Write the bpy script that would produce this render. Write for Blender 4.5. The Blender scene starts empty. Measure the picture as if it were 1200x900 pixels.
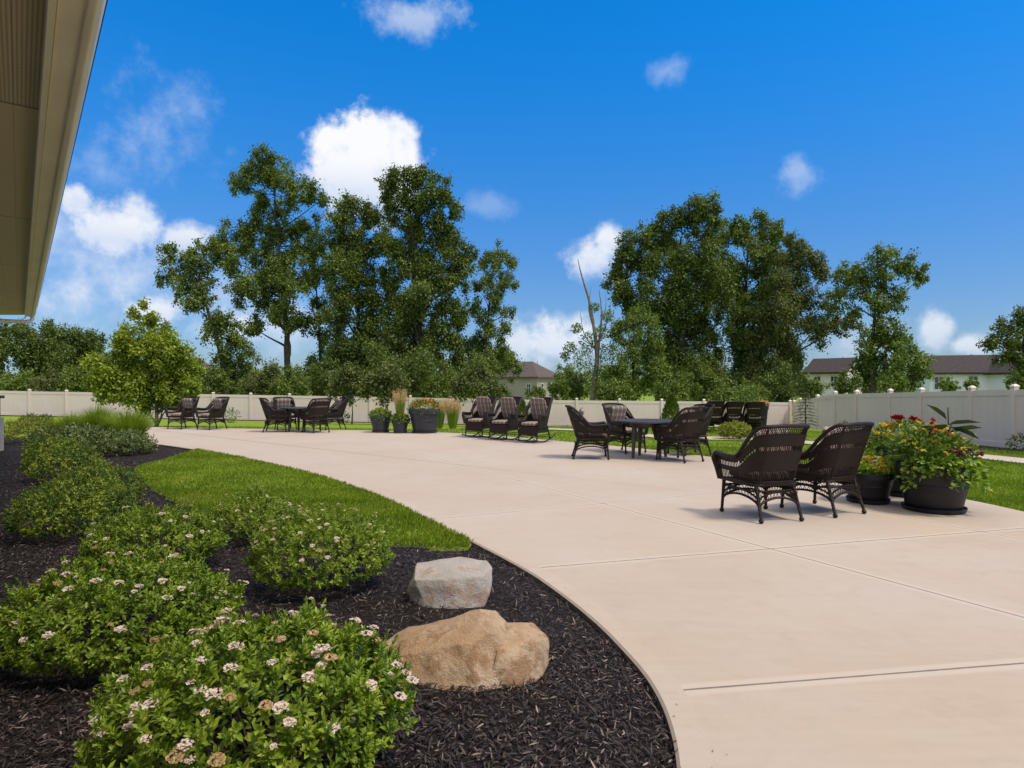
import bpy, bmesh, math, random
import numpy as np
from mathutils import Vector, Matrix, noise as mnoise

rng = np.random.default_rng(7)
random.seed(7)
R = math.radians
scene = bpy.context.scene
COL = scene.collection

# ------------------------------------------------------------------ camera
CAM_H = 1.4
FPX = 750.0            # focal length in photo pixels (photo 1200 x 900)
cam_d = bpy.data.cameras.new("camera")
cam_d.sensor_width = 36.0
cam_d.lens = 36.0 * FPX / 1200.0
cam_d.clip_start = 0.05
cam_d.clip_end = 3000
cam = bpy.data.objects.new("camera", cam_d)
COL.objects.link(cam)
cam.location = (0, 0, CAM_H)
cam.rotation_euler = (R(90), 0, 0)
scene.camera = cam

# ------------------------------------------------------------------ exposure
scene.view_settings.view_transform = 'Standard'
scene.view_settings.look = 'None'
scene.view_settings.exposure = 0.6
scene.view_settings.gamma = 1.0
scene.view_settings.use_curve_mapping = False
scene.cycles.max_bounces = 6
scene.cycles.transparent_max_bounces = 4

# ------------------------------------------------------------------ sun
SUN_EL, SUN_AZ = 60.0, 122.0        # azimuth from +Y, clockwise: high, behind the viewer's right shoulder
sd = bpy.data.lights.new("sun", 'SUN')
sd.energy = 2.1
sd.angle = R(12)
sd.color = (1.0, 0.91, 0.80)
so = bpy.data.objects.new("sun", sd)
COL.objects.link(so)
to_sun = Vector((math.sin(R(SUN_AZ)) * math.cos(R(SUN_EL)), math.cos(R(SUN_AZ)) * math.cos(R(SUN_EL)), math.sin(R(SUN_EL))))
so.rotation_euler = to_sun.to_track_quat('Z', 'Y').to_euler()
so.location = (-10, -5, 30)

# ------------------------------------------------------------------ node helper
class NT:
    def __init__(s, tree):
        s.t = tree; s.n = tree.nodes; s.l = tree.links
    def new(s, typ, **kw):
        n = s.n.new(typ)
        for k, v in kw.items(): setattr(n, k, v)
        return n
    def inp(s, sock, v):
        if v is None: return
        if isinstance(v, bpy.types.NodeSocket): s.l.new(v, sock)
        else:
            if isinstance(v, (tuple, list)) and len(v) == 3 and sock.type == 'RGBA': v = (*v, 1)
            sock.default_value = v
    def m(s, op, a, b=None, c=None, clamp=False):
        n = s.new('ShaderNodeMath', operation=op, use_clamp=clamp)
        for i, v in enumerate((a, b, c)):
            if v is not None: s.inp(n.inputs[i], v)
        return n.outputs[0]
    def vm(s, op, a, b=None, scale=None):
        n = s.new('ShaderNodeVectorMath', operation=op)
        s.inp(n.inputs[0], a)
        if b is not None: s.inp(n.inputs[1], b)
        if scale is not None: s.inp(n.inputs[3], scale)
        return n.outputs[1] if op in ('DOT_PRODUCT', 'LENGTH', 'DISTANCE') else n.outputs[0]
    def mix(s, f, a, b, blend='MIX'):
        n = s.new('ShaderNodeMix', data_type='RGBA', blend_type=blend)
        s.inp(n.inputs[0], f); s.inp(n.inputs[6], a); s.inp(n.inputs[7], b)
        return n.outputs[2]
    def noise(s, vec, scale, detail=4, rough=0.55, dist=0.0):
        n = s.new('ShaderNodeTexNoise')
        if vec is not None: s.l.new(vec, n.inputs['Vector'])
        n.inputs['Scale'].default_value = scale; n.inputs['Detail'].default_value = detail
        n.inputs['Roughness'].default_value = rough; n.inputs['Distortion'].default_value = dist
        return n.outputs['Fac']
    def ramp(s, f, stops, interp='LINEAR'):
        n = s.new('ShaderNodeValToRGB'); r = n.color_ramp; r.interpolation = interp
        while len(r.elements) > len(stops): r.elements.remove(r.elements[-1])
        while len(r.elements) < len(stops): r.elements.new(1.0)
        for e, (p, c) in zip(r.elements, stops):
            e.position = p; e.color = (*c, 1) if len(c) == 3 else c
        s.inp(n.inputs[0], f)
        return n.outputs[0]
    def sm(s, x, a, b):
        n = s.new('ShaderNodeMapRange', interpolation_type='SMOOTHSTEP')
        s.inp(n.inputs[0], x); n.inputs[1].default_value = a; n.inputs[2].default_value = b
        return n.outputs[0]
    def sep(s, v):
        n = s.new('ShaderNodeSeparateXYZ'); s.l.new(v, n.inputs[0]); return n.outputs

# ------------------------------------------------------------------ sky
w = bpy.data.worlds.new("World"); scene.world = w; w.use_nodes = True
W = NT(w.node_tree); W.n.clear()
sky = W.new('ShaderNodeTexSky', sky_type='NISHITA')
sky.sun_disc = False; sky.sun_elevation = R(SUN_EL); sky.sun_rotation = R(SUN_AZ)
sky.air_density = 1.0; sky.dust_density = 0.4; sky.ozone_density = 2.5
SKY_STR = 0.12
tc = W.new('ShaderNodeTexCoord')
D = tc.outputs['Generated']
dx, dy, dz = W.sep(D)
U = W.m('ARCTAN2', dx, dy)
V = W.m('ARCSINE', dz)
skyc = W.mix(1.0, sky.outputs[0], (0.03, 0.66, 1.18), 'MULTIPLY')
skyc = W.mix(W.sm(V, 0.55, 0.0), skyc, W.mix(1.0, sky.outputs[0], (0.33, 0.43, 0.60), 'MULTIPLY'))
n0 = W.noise(D, 4.0, 3, 0.5)
n1 = W.noise(D, 11.0, 8, 0.62)
n2 = W.noise(D, 34.0, 6, 0.65)
nz = W.m('ADD', W.m('ADD', W.m('MULTIPLY', W.m('SUBTRACT', n1, 0.5), 2.6), W.m('MULTIPLY', W.m('SUBTRACT', n2, 0.5), 1.1)), W.m('MULTIPLY', W.m('SUBTRACT', n0, 0.5), 1.2))
def cloud(px, py, rx, ry, op, soft=0.35, k=1.0):
    u0 = math.atan((px - 600) / FPX)
    hyp = math.hypot(px - 600, FPX)
    v0 = math.atan((450 - py) / hyp)
    ru = rx / FPX * math.cos(u0) ** 2; rv = ry / hyp * math.cos(v0) ** 2
    a = W.m('DIVIDE', W.m('SUBTRACT', U, u0), ru)
    b = W.m('DIVIDE', W.m('SUBTRACT', V, v0), rv)
    d = W.m('SQRT', W.m('ADD', W.m('MULTIPLY', a, a), W.m('MULTIPLY', b, b)))
    e = W.m('ADD', W.m('SUBTRACT', 1.0, d), W.m('MULTIPLY', nz, k))
    msk = W.m('MULTIPLY', W.sm(e, -0.12, soft + 0.15), op)
    return msk, W.m('MULTIPLY', W.sm(b, -0.9, 0.35), msk)
CL = [ # px, py, rx, ry, opacity, softness, noise
    (428, 200, 66, 62, 1.0, .22, .8), (455, 160, 34, 30, 1.0, .2, .6), (395, 178, 34, 34, 1.0, .25, .7), (465, 195, 30, 60, 1.0, .2, .3),
    (128, 262, 66, 42, .95, .5, .9), (160, 250, 34, 30, .9, .4, .8), (222, 280, 36, 24, .85, .6, .9), (90, 235, 30, 26, .9, .4, .8),
    (110, 330, 130, 70, .75, 1.2, .9), (60, 270, 90, 60, .6, 1.0, .9), (240, 350, 90, 50, .5, 1.2, 1.0), (95, 345, 95, 50, .75, .9, 1.0), (185, 365, 60, 26, .85, .6, 1.0), (265, 385, 60, 30, .8, .7, 1.0), (330, 385, 80, 40, .6, .9, 1.0),
    (170, 150, 90, 85, .4, 1.2, 1.3), (225, 120, 50, 50, .3, 1.2, 1.4), (120, 200, 60, 40, .35, 1.2, 1.2), (490, 20, 60, 30, .55, .9, 1.3), (780, 84, 30, 22, .38, .9, 1.0),
    (937, 204, 24, 22, .42, .8, 1.1), (690, 300, 46, 36, .9, .5, .9), (712, 285, 24, 26, .9, .4, .6),
    (648, 395, 60, 44, .9, .5, .9), (612, 400, 40, 36, .8, .6, .9), (1098, 390, 26, 36, .75, .5, .8), (1135, 405, 38, 18, .75, .5, .9),
    (565, 242, 36, 16, .25, 1.0, 1.2), (1010, 400, 60, 40, .5, .9, 1.0), (1180, 400, 60, 34, .3, .9, 1.0)]
tot = None; lit = None
for c in CL:
    a, b = cloud(*c)
    tot = a if tot is None else W.m('MAXIMUM', tot, a)
    lit = b if lit is None else W.m('MAXIMUM', lit, b)
# unseen cloud cover overhead and behind the viewer, added as bright warm fill light
fill_deck = W.m('MAXIMUM', W.sm(V, 0.68, 0.95), W.m('MULTIPLY', W.sm(dy, 0.05, -0.3), 0.55))
fill_deck = W.m('MULTIPLY', fill_deck, W.sm(W.noise(D, 3.0, 5, 0.55), 0.30, 0.55))
tot = W.m('MAXIMUM', tot, W.m('MULTIPLY', fill_deck, 0.92))
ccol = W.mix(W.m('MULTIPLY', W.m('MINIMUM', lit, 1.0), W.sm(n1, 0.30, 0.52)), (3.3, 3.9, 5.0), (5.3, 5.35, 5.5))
cloud_fill_col = W.mix(fill_deck, ccol, (12.5, 10.4, 8.2))
final = W.mix(tot, skyc, cloud_fill_col)
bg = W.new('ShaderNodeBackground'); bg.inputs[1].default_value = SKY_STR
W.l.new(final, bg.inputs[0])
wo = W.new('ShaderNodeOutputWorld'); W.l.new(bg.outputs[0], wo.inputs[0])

# ------------------------------------------------------------------ materials
MATS = {}
def material(name):
    m = bpy.data.materials.new(name); m.use_nodes = True
    t = NT(m.node_tree); t.n.clear()
    out = t.new('ShaderNodeOutputMaterial')
    return m, t, out
def principled(t, out, color, rough=0.6, spec=0.5, bump=None, bstr=0.3, bdist=0.01, metal=0.0):
    b = t.new('ShaderNodeBsdfPrincipled')
    t.inp(b.inputs['Base Color'], color); t.inp(b.inputs['Roughness'], rough)
    b.inputs['Specular IOR Level'].default_value = spec; b.inputs['Metallic'].default_value = metal
    if bump is not None:
        bn = t.new('ShaderNodeBump'); bn.inputs['Strength'].default_value = bstr; bn.inputs['Distance'].default_value = bdist
        t.l.new(bump, bn.inputs['Height']); t.l.new(bn.outputs[0], b.inputs['Normal'])
    t.l.new(b.outputs[0], out.inputs[0])
    return b
def objco(t): return t.new('ShaderNodeTexCoord').outputs['Object']
def wpos(t): return t.new('ShaderNodeNewGeometry').outputs['Position']

def leaf_mat(name, stops, trans=0.3, rough=0.5, spec=0.35, big=0.0):
    m, t, out = material(name)
    g = t.new('ShaderNodeNewGeometry')
    f = g.outputs['Random Per Island']
    if big > 0:
        nn = t.noise(g.outputs['Position'], big, 2, 0.5)
        f = t.m('ADD', t.m('MULTIPLY', f, 0.55), t.m('MULTIPLY', t.sm(nn, 0.3, 0.7), 0.45))
    c = t.ramp(f, stops)
    b = t.new('ShaderNodeBsdfPrincipled'); t.l.new(c, b.inputs['Base Color'])
    b.inputs['Roughness'].default_value = rough; b.inputs['Specular IOR Level'].default_value = spec
    tr = t.new('ShaderNodeBsdfTranslucent'); t.l.new(t.mix(1.0, c, (1.1, 1.25, 0.5), 'MULTIPLY'), tr.inputs[0])
    mx = t.new('ShaderNodeMixShader'); mx.inputs[0].default_value = trans
    t.l.new(b.outputs[0], mx.inputs[1]); t.l.new(tr.outputs[0], mx.inputs[2]); t.l.new(mx.outputs[0], out.inputs[0])
    return m
def plain(name, col, rough=0.6, spec=0.4, var=0.12, scale=6.0, bstr=0.15, bdist=0.004, metal=0.0):
    m, t, out = material(name)
    co = objco(t); n = t.noise(co, scale, 6, 0.6); n2_ = t.noise(co, scale * 9, 4, 0.6)
    lo = tuple(c * (1 - var) for c in col); hi = tuple(min(1, c * (1 + var)) for c in col)
    c = t.mix(t.sm(n, 0.3, 0.7), lo, hi)
    principled(t, out, c, rough, spec, t.m('ADD', n, n2_), bstr, bdist, metal)
    return m

M = {}
M['spirea'] = leaf_mat('spirea_leaf', [(0, (.075, .13, .010)), (.4, (.17, .25, .018)), (.8, (.29, .37, .035)), (1, (.40, .44, .07))], .2, .42, big=5)
M['boxleaf'] = leaf_mat('box_leaf', [(0, (.028, .058, .008)), (.5, (.075, .135, .012)), (.64, (.27, .33, .02)), (1, (.50, .50, .05))], .2, .42, big=6)
M['greyleaf'] = leaf_mat('grey_green_leaf', [(0, (.05, .08, .02)), (.6, (.11, .15, .035)), (1, (.30, .32, .13))], .25, .5)
M['goldleaf'] = leaf_mat('golden_leaf', [(0, (.10, .13, .015)), (.6, (.24, .27, .03)), (1, (.42, .38, .05))], .3, .5)
M['limeblade'] = leaf_mat('lime_grass_blade', [(0, (.13, .2, .015)), (.6, (.24, .32, .03)), (1, (.38, .42, .06))], .35, .5)
M['treedark'] = leaf_mat('dark_tree_leaf', [(0, (.052, .08, .013)), (.5, (.105, .15, .022)), (.9, (.175, .22, .032)), (1, (.24, .27, .05))], .25, .45, big=.5)
M['treemid'] = leaf_mat('mid_tree_leaf', [(0, (.066, .10, .015)), (.5, (.13, .183, .026)), (.9, (.2, .255, .04)), (1, (.27, .3, .06))], .28, .45, big=.5)
M['treeyoung'] = leaf_mat('young_tree_leaf', [(0, (.12, .17, .012)), (.5, (.24, .30, .022)), (1, (.38, .43, .05))], .35, .5, big=1.5)
M['treelight'] = leaf_mat('light_tree_leaf', [(0, (.07, .115, .016)), (.5, (.13, .19, .026)), (1, (.24, .30, .05))], .32, .5, big=.7)
M['treeolive'] = leaf_mat('olive_tree_leaf', [(0, (.065, .085, .02)), (.5, (.12, .145, .035)), (1, (.2, .22, .06))], .28, .5, big=.9)
M['pinkbloom'] = leaf_mat('pink_bloom', [(0, (.62, .40, .38)), (.5, (.72, .58, .52)), (1, (.80, .72, .64))], .3, .7)
M['tanbloom'] = leaf_mat('faded_bloom', [(0, (.28, .17, .07)), (.5, (.45, .28, .12)), (1, (.55, .42, .24))], .2, .7)
M['redbloom'] = leaf_mat('red_bloom', [(0, (.28, .008, .02)), (1, (.48, .02, .025))], .2, .5)
M['orangebloom'] = leaf_mat('orange_bloom', [(0, (.6, .12, .02)), (1, (.8, .32, .08))], .25, .5)
M['yellowbloom'] = leaf_mat('yellow_bloom', [(0, (.7, .45, .02)), (1, (.8, .65, .08))], .25, .5)
M['plumbloom'] = leaf_mat('plum_bloom', [(0, (.16, .01, .06)), (1, (.3, .03, .12))], .2, .5)
M['peachplume'] = leaf_mat('peach_plume', [(0, (.5, .28, .13)), (1, (.72, .5, .3))], .35, .7)
M['vinegreen'] = leaf_mat('vine_leaf', [(0, (.1, .18, .02)), (.6, (.2, .32, .03)), (1, (.36, .42, .05))], .35, .45)
M['potgreen'] = leaf_mat('pot_plant_leaf', [(0, (.06, .11, .02)), (.6, (.14, .22, .035)), (1, (.28, .33, .08))], .3, .45)
M['cannaleaf'] = leaf_mat('canna_leaf', [(0, (.03, .05, .025)), (1, (.07, .09, .04))], .2, .35)
M['bark'] = plain('bark', (.075, .06, .048), .9, .2, .35, 3.0, .6, .03)
M['palebark'] = plain('pale_bark', (.20, .17, .14), .9, .2, .35, 3.0, .5, .03)
M['black_pot'] = plain('black_planter', (.012, .0125, .015), .45, .35, .2, 5, .08, .003)
M['blue_pot'] = plain('charcoal_planter', (.03, .033, .042), .45, .45, .2, 5, .08, .003)
M['soil'] = plain('potting_soil', (.03, .022, .016), .95, .1, .4, 30, .6, .01)
M['fascia'] = plain('painted_fascia', (.84, .73, .54), .5, .4, .06, 2, .05, .002)
M['gutter'] = plain('painted_gutter', (.80, .70, .54), .35, .5, .05, 2, .03, .002)
M['roofdark'] = None

def wicker(name, dark, light):
    m, t, out = material(name)
    co = objco(t)
    x, y, z = t.sep(co)
    a = t.m('SINE', t.m('MULTIPLY', z, 420.0))
    ang = t.m('MULTIPLY', t.m('ADD', x, y), 190.0)
    b = t.m('SINE', ang)
    wv = t.m('MULTIPLY', t.m('ADD', t.m('MULTIPLY', a, b), 1.0), 0.5)
    n = t.noise(co, 30, 4, 0.6)
    c = t.mix(t.m('MULTIPLY', wv, n), dark, light)
    principled(t, out, c, 0.5, 0.28, wv, 0.8, 0.004)
    return m
M['wicker'] = wicker('dark_wicker', (.009, .0048, .0035), (.05, .026, .017))
def striped(name):
    m, t, out = material(name)
    co = objco(t); x, y, z = t.sep(co)
    f = t.m('FRACT', t.m('ADD', t.m('MULTIPLY', x, 9.0), 0.5))
    c = t.ramp(f, [(0, (.40, .33, .26)), (.22, (.42, .35, .28)), (.26, (.11, .06, .045)), (.42, (.10, .05, .04)), (.46, (.33, .25, .18)),
                   (.62, (.30, .2, .14)), (.66, (.055, .035, .03)), (.8, (.06, .035, .03)), (.84, (.36, .29, .22)), (1, (.40, .33, .26))])
    pl_ = t.m('FRACT', t.m('MULTIPLY', y, 7.5)); c = t.mix(t.m('MULTIPLY', t.sm(t.m('ABSOLUTE', t.m('SUBTRACT', pl_, .5)), .28, .4), .45), c, (.10, .06, .045))
    n = t.noise(co, 180, 3, 0.6)
    c = t.mix(0.25, c, t.mix(n, (.0, .0, .0), (.5, .45, .4)))
    principled(t, out, c, 0.9, 0.15, n, 0.3, 0.002)
    return m
M['stripe'] = striped('striped_cushion_cloth')
def table_mat():
    m, t, out = material('table_top_dark')
    co = objco(t); x, y, z = t.sep(co)
    wv = t.m('SINE', t.m('MULTIPLY', x, 160.0))
    n = t.noise(co, 12, 5, .6)
    c = t.mix(n, (.035, .028, .027), (.075, .062, .06))
    principled(t, out, c, 0.38, 0.5, wv, 0.2, 0.003)
    return m
M['table'] = table_mat()

# ------------------------------------------------------------------ mesh helpers
def link(o, parent=None):
    COL.objects.link(o)
    if parent is not None: o.parent = parent
    return o
def mesh_np(name, V_, faces_flat, counts, mat, parent=None, smooth=False, obj_name=None):
    me = bpy.data.meshes.new(name)
    V_ = np.asarray(V_, dtype=np.float32).reshape(-1, 3)
    me.vertices.add(len(V_)); me.vertices.foreach_set('co', V_.ravel())
    ff = np.asarray(faces_flat, dtype=np.int32).ravel(); cn = np.asarray(counts, dtype=np.int32)
    me.loops.add(len(ff)); me.loops.foreach_set('vertex_index', ff)
    me.polygons.add(len(cn))
    st = np.concatenate(([0], np.cumsum(cn)[:-1])).astype(np.int32)
    me.polygons.foreach_set('loop_start', st)
    me.polygons.foreach_set('loop_total', cn)
    if smooth: me.polygons.foreach_set('use_smooth', np.ones(len(cn), dtype=bool))
    me.update(calc_edges=True)
    if mat is not None: me.materials.append(mat)
    return link(bpy.data.objects.new(obj_name or name, me), parent)

class MB:
    """collects simple shapes into one mesh"""
    def __init__(s): s.v = []; s.f = []; s.mi = []; s.cur = 0
    def add(s, verts, faces):
        o = len(s.v); s.v += [tuple(p) for p in verts]
        for f in faces: s.f.append(tuple(i + o for i in f)); s.mi.append(s.cur)
    def box(s, c, d, rot=0.0, taper=1.0):
        hx, hy, hz = d[0] / 2, d[1] / 2, d[2] / 2; cs, sn = math.cos(rot), math.sin(rot)
        vs = []
        for sz in (-1, 1):
            k = taper if sz > 0 else 1.0
            for sx, sy in ((-1, -1), (1, -1), (1, 1), (-1, 1)):
                x, y = sx * hx * k, sy * hy * k
                vs.append((c[0] + x * cs - y * sn, c[1] + x * sn + y * cs, c[2] + sz * hz))
        s.add(vs, [(3, 2, 1, 0), (4, 5, 6, 7), (0, 1, 5, 4), (1, 2, 6, 5), (2, 3, 7, 6), (3, 0, 4, 7)])
    def tube(s, pts, rad, n=8, flat=None):
        pts = [Vector(p) for p in pts]
        if not hasattr(rad, '__len__'): rad = [rad] * len(pts)
        vs = []; prev = None
        for i, p in enumerate(pts):
            t = (pts[min(i + 1, len(pts) - 1)] - pts[max(i - 1, 0)]).normalized()
            if prev is None:
                ref = Vector((0, 0, 1)) if abs(t.z) < 0.9 else Vector((0, 1, 0))
                a = t.cross(ref).normalized()
            else:
                a = prev - t * prev.dot(t)
                a = a.normalized() if a.length > 1e-6 else t.orthogonal().normalized()
            b = t.cross(a).normalized(); prev = a
            for k in range(n):
                th = 2 * math.pi * k / n
                fa, fb = flat if flat else (1, 1)
                vs.append(p + a * (math.cos(th) * rad[i] * fa) + b * (math.sin(th) * rad[i] * fb))
        fs = []
        for i in range(len(pts) - 1):
            for k in range(n):
                k2 = (k + 1) % n
                fs.append((i * n + k, i * n + k2, (i + 1) * n + k2, (i + 1) * n + k))
        fs.append(tuple(range(n - 1, -1, -1))); fs.append(tuple((len(pts) - 1) * n + k for k in range(n)))
        s.add(vs, fs)
    def lathe(s, prof, c=(0, 0, 0), n=32, cap=True):
        vs = []
        for r, z in prof:
            for k in range(n):
                th = 2 * math.pi * k / n
                vs.append((c[0] + r * math.cos(th), c[1] + r * math.sin(th), c[2] + z))
        fs = []
        for i in range(len(prof) - 1):
            for k in range(n):
                k2 = (k + 1) % n
                fs.append((i * n + k, i * n + k2, (i + 1) * n + k2, (i + 1) * n + k))
        if cap:
            fs.append(tuple(range(n - 1, -1, -1))); fs.append(tuple((len(prof) - 1) * n + k for k in range(n)))
        s.add(vs, fs)
    def ball(s, c, r, n=10, sq=1.0):
        prof = [(max(r * math.sin(math.pi * i / 6), 1e-4), -r * sq * math.cos(math.pi * i / 6)) for i in range(7)]
        s.lathe(prof, c, n)
    def build(s, name, mats, parent=None, smooth=True, loc=None):
        me = bpy.data.meshes.new(name); me.from_pydata(s.v, [], s.f)
        if not isinstance(mats, (list, tuple)): mats = [mats]
        for m in mats: me.materials.append(m)
        me.polygons.foreach_set('material_index', s.mi)
        if smooth:
            me.polygons.foreach_set('use_smooth', [True] * len(me.polygons))
            me.set_sharp_from_angle(angle=R(40))
        me.update()
        o = bpy.data.objects.new(name, me)
        if loc is not None: o.location = loc
        return link(o, parent)

def tag(o, label=None, cat=None, group=None, kind=None):
    if label: o['label'] = label
    if cat: o['category'] = cat
    if group: o['group'] = group
    if kind: o['kind'] = kind
    return o
def empty(name, loc=(0, 0, 0), rz=0.0):
    o = bpy.data.objects.new(name, None); COL.objects.link(o)
    o.empty_display_size = 0.2; o.location = loc; o.rotation_euler = (0, 0, rz)
    return o
def kids(o): return [c for c in COL.objects if c.parent == o]
def copy_tree(o, parent=None):
    c = o.copy(); COL.objects.link(c); c.parent = parent
    for ch in kids(o): copy_tree(ch, c)
    return c
def unit(v):
    return v / np.maximum(np.linalg.norm(v, axis=-1, keepdims=True), 1e-9)
def rdir(n):
    return unit(rng.normal(size=(n, 3)))

def leaf_arrays(pos, d, nrm, L, Wd, shape='rhomb', fold=0.25, droop=0.0):
    """pos (N,3) bases, d directions, nrm leaf normals, L lengths, Wd widths"""
    N = len(pos)
    d = unit(d); side = unit(np.cross(d, nrm)); nn = np.cross(side, d)
    L = np.broadcast_to(np.asarray(L, float), (N,))[:, None]; Wd = np.broadcast_to(np.asarray(Wd, float), (N,))[:, None]
    tip = pos + d * L - nn * (droop * L)
    if shape == 'rhomb':
        mid = pos + d * L * 0.5
        a = mid + side * Wd * .5 + nn * Wd * fold; b = mid - side * Wd * .5 + nn * Wd * fold
        Vv = np.stack([pos, a, tip, b], 1).reshape(-1, 3)
        i = np.arange(N)[:, None] * 4
        F = np.concatenate([i, i + 1, i + 2, i, i + 2, i + 3], 1).ravel()
        return Vv, F, np.full(2 * N, 3)
    m1 = pos + d * L * .3; m2 = pos + d * L * .68 - nn * (droop * .4 * L)
    a1 = m1 + side * Wd * .46 + nn * Wd * fold; b1 = m1 - side * Wd * .46 + nn * Wd * fold
    a2 = m2 + side * Wd * .40 + nn * Wd * fold; b2 = m2 - side * Wd * .40 + nn * Wd * fold
    Vv = np.stack([pos, a1, a2, tip, b2, b1], 1).reshape(-1, 3)
    i = np.arange(N)[:, None] * 6
    F = np.concatenate([i, i + 1, i + 2, i + 3, i, i + 3, i + 4, i + 5], 1).ravel()
    return Vv, F, np.full(2 * N, 4)
def leaves(name, mat, parent, *a, **k):
    Vv, F, C_ = leaf_arrays(*a, **k)
    return mesh_np(name, Vv, F, C_, mat, parent)

# ------------------------------------------------------------------ plan of the place (photo pixels -> metres)
def flat(px, py):
    y = CAM_H * FPX / (py - 450.0)
    return ((px - 600) / FPX * y, y)
FAR_EDGE = [(150, 501), (166, 500), (270, 502), (400, 503.8), (440, 504.5), (520, 506.5), (575, 510), (637, 515), (676, 518.7), (753, 525.3), (838, 535.5), (1000, 561), (1127, 583.5), (1200, 599)]
ISL_OUT = [(231, 526.7), (280, 535.5), (322, 544), (367.5, 554.7), (413, 568.7), (462, 588), (511, 612.5), (553, 633.5)]
BED_EDGE = [(616.7, 666.7), (655, 693), (683, 715), (708, 737), (730, 760), (749, 781), (763, 800), (775, 822), (783, 843), (789, 865), (792, 883), (794, 905)]
WEST_EDGE = [(203, 522.5), (171.5, 518.5), (150, 516)]
def smooth_poly(pts, it=2):
    for _ in range(it):
        q = [pts[0]]
        for a, b in zip(pts[:-1], pts[1:]):
            q.append((a[0] * .75 + b[0] * .25, a[1] * .75 + b[1] * .25)); q.append((a[0] * .25 + b[0] * .75, a[1] * .25 + b[1] * .75))
        q.append(pts[-1]); pts = q
    return pts
far_w = smooth_poly([flat(*p) for p in FAR_EDGE] + [(5.7, 5.5), (5.75, 3), (5.8, -3)])
near_w = smooth_poly([(0.62, -3.0), (0.66, 0.5), (0.66, 1.5)] + [flat(*p) for p in (BED_EDGE[::-1] + ISL_OUT[::-1] + WEST_EDGE)], 2)
patio_poly = far_w + near_w            # closed ring (far edge left->right, then near edge back to the left)
FENCE_PX = [(-120, 455, 484), (0, 457, 486.8), (35, 457.8, 487.6), (280, 461.8, 492.5), (480, 465, 496), (650, 468.2, 500.3), (830, 469.6, 502.2), (926, 470.8, 503),
            (979, 460.7, 504.2), (1189, 454.6, 527.3), (1275, 452.2, 536.5)]
FENCE_H = 1.55
def fence_pt(px, top, base):
    y = FENCE_H * FPX / (base - top)
    return ((px - 600) / FPX * y, y, CAM_H - (base - 450) / FPX * y)
fence_w = [fence_pt(*p) for p in FENCE_PX]
FW = np.array(fence_w)
FX = np.vstack([FW[0] + (FW[0] - FW[3]) * 1.6, FW, FW[-1] + (FW[-1] - FW[-2]) * 3.0])
FX[0, 2] = FW[0, 2]; FX[-1, 2] = FW[-1, 2]
flat_poly = far_w + [(5.8, -30), (-40, -30), (-40, 12), (-13, 17.5)]

def in_poly(x, y, poly):
    inside = np.zeros(x.shape, bool); P = np.array(poly); n = len(P)
    for i in range(n):
        x1, y1 = P[i]; x2, y2 = P[(i + 1) % n]
        c = ((y1 > y) != (y2 > y)) & (x < (x2 - x1) * (y - y1) / ((y2 - y1) if y2 != y1 else 1e-9) + x1)
        inside ^= c
    return inside
def seg_dist(x, y, P, closed):
    best = np.full(x.shape, 1e9); bt = np.zeros(x.shape); bi = np.zeros(x.shape, int); n = len(P)
    for i in range(n if closed else n - 1):
        a = P[i]; b = P[(i + 1) % n]; ex, ey = b[0] - a[0], b[1] - a[1]; l2 = ex * ex + ey * ey + 1e-12
        t = np.clip(((x - a[0]) * ex + (y - a[1]) * ey) / l2, 0, 1)
        d = np.hypot(x - a[0] - t * ex, y - a[1] - t * ey)
        m = d < best; best = np.where(m, d, best); bt = np.where(m, t, bt); bi = np.where(m, i, bi)
    return best, bi, bt
GZ0 = -0.05
def ground_z(x, y):
    x = np.asarray(x, float); y = np.asarray(y, float); sh = x.shape
    x = x.ravel(); y = y.ravel()
    dp, _, _ = seg_dist(x, y, flat_poly, True)
    dp = np.where(in_poly(x, y, flat_poly), 0, dp)
    df, i, t = seg_dist(x, y, FX, False)
    a = FX[i]; b = FX[np.minimum(i + 1, len(FX) - 1)]
    zf = a[:, 2] * (1 - t) + b[:, 2] * t
    cr = (b[:, 0] - a[:, 0]) * (y - a[:, 1]) - (b[:, 1] - a[:, 1]) * (x - a[:, 0])
    tt = np.where(cr > 0, 1.0, (dp / (dp + df + 1e-6)) ** .8)
    # smooth the fence base level far beyond it
    zf = np.where(cr > 0, zf + (-1.0 - zf) * np.clip((df - 2) / 25, 0, 1), zf)
    z = GZ0 + (zf - GZ0) * tt
    return z.reshape(sh)
def gz(x, y): return float(ground_z(np.array([x]), np.array([y]))[0])
def at(px, py):
    """where the ray through a photo pixel meets the ground"""
    t = np.linspace(1.2, 90, 6000)
    x = (px - 600) / FPX * t; z = CAM_H - (py - 450) / FPX * t
    g = ground_z(x, t)
    k = np.argmax(z <= g)
    if z[k] > g[k]: k = len(t) - 1
    return float(x[k]), float(t[k]), float(g[k])
def onray(px, Y):
    x = (px - 600) / FPX * Y
    return x, Y, gz(x, Y)

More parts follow.
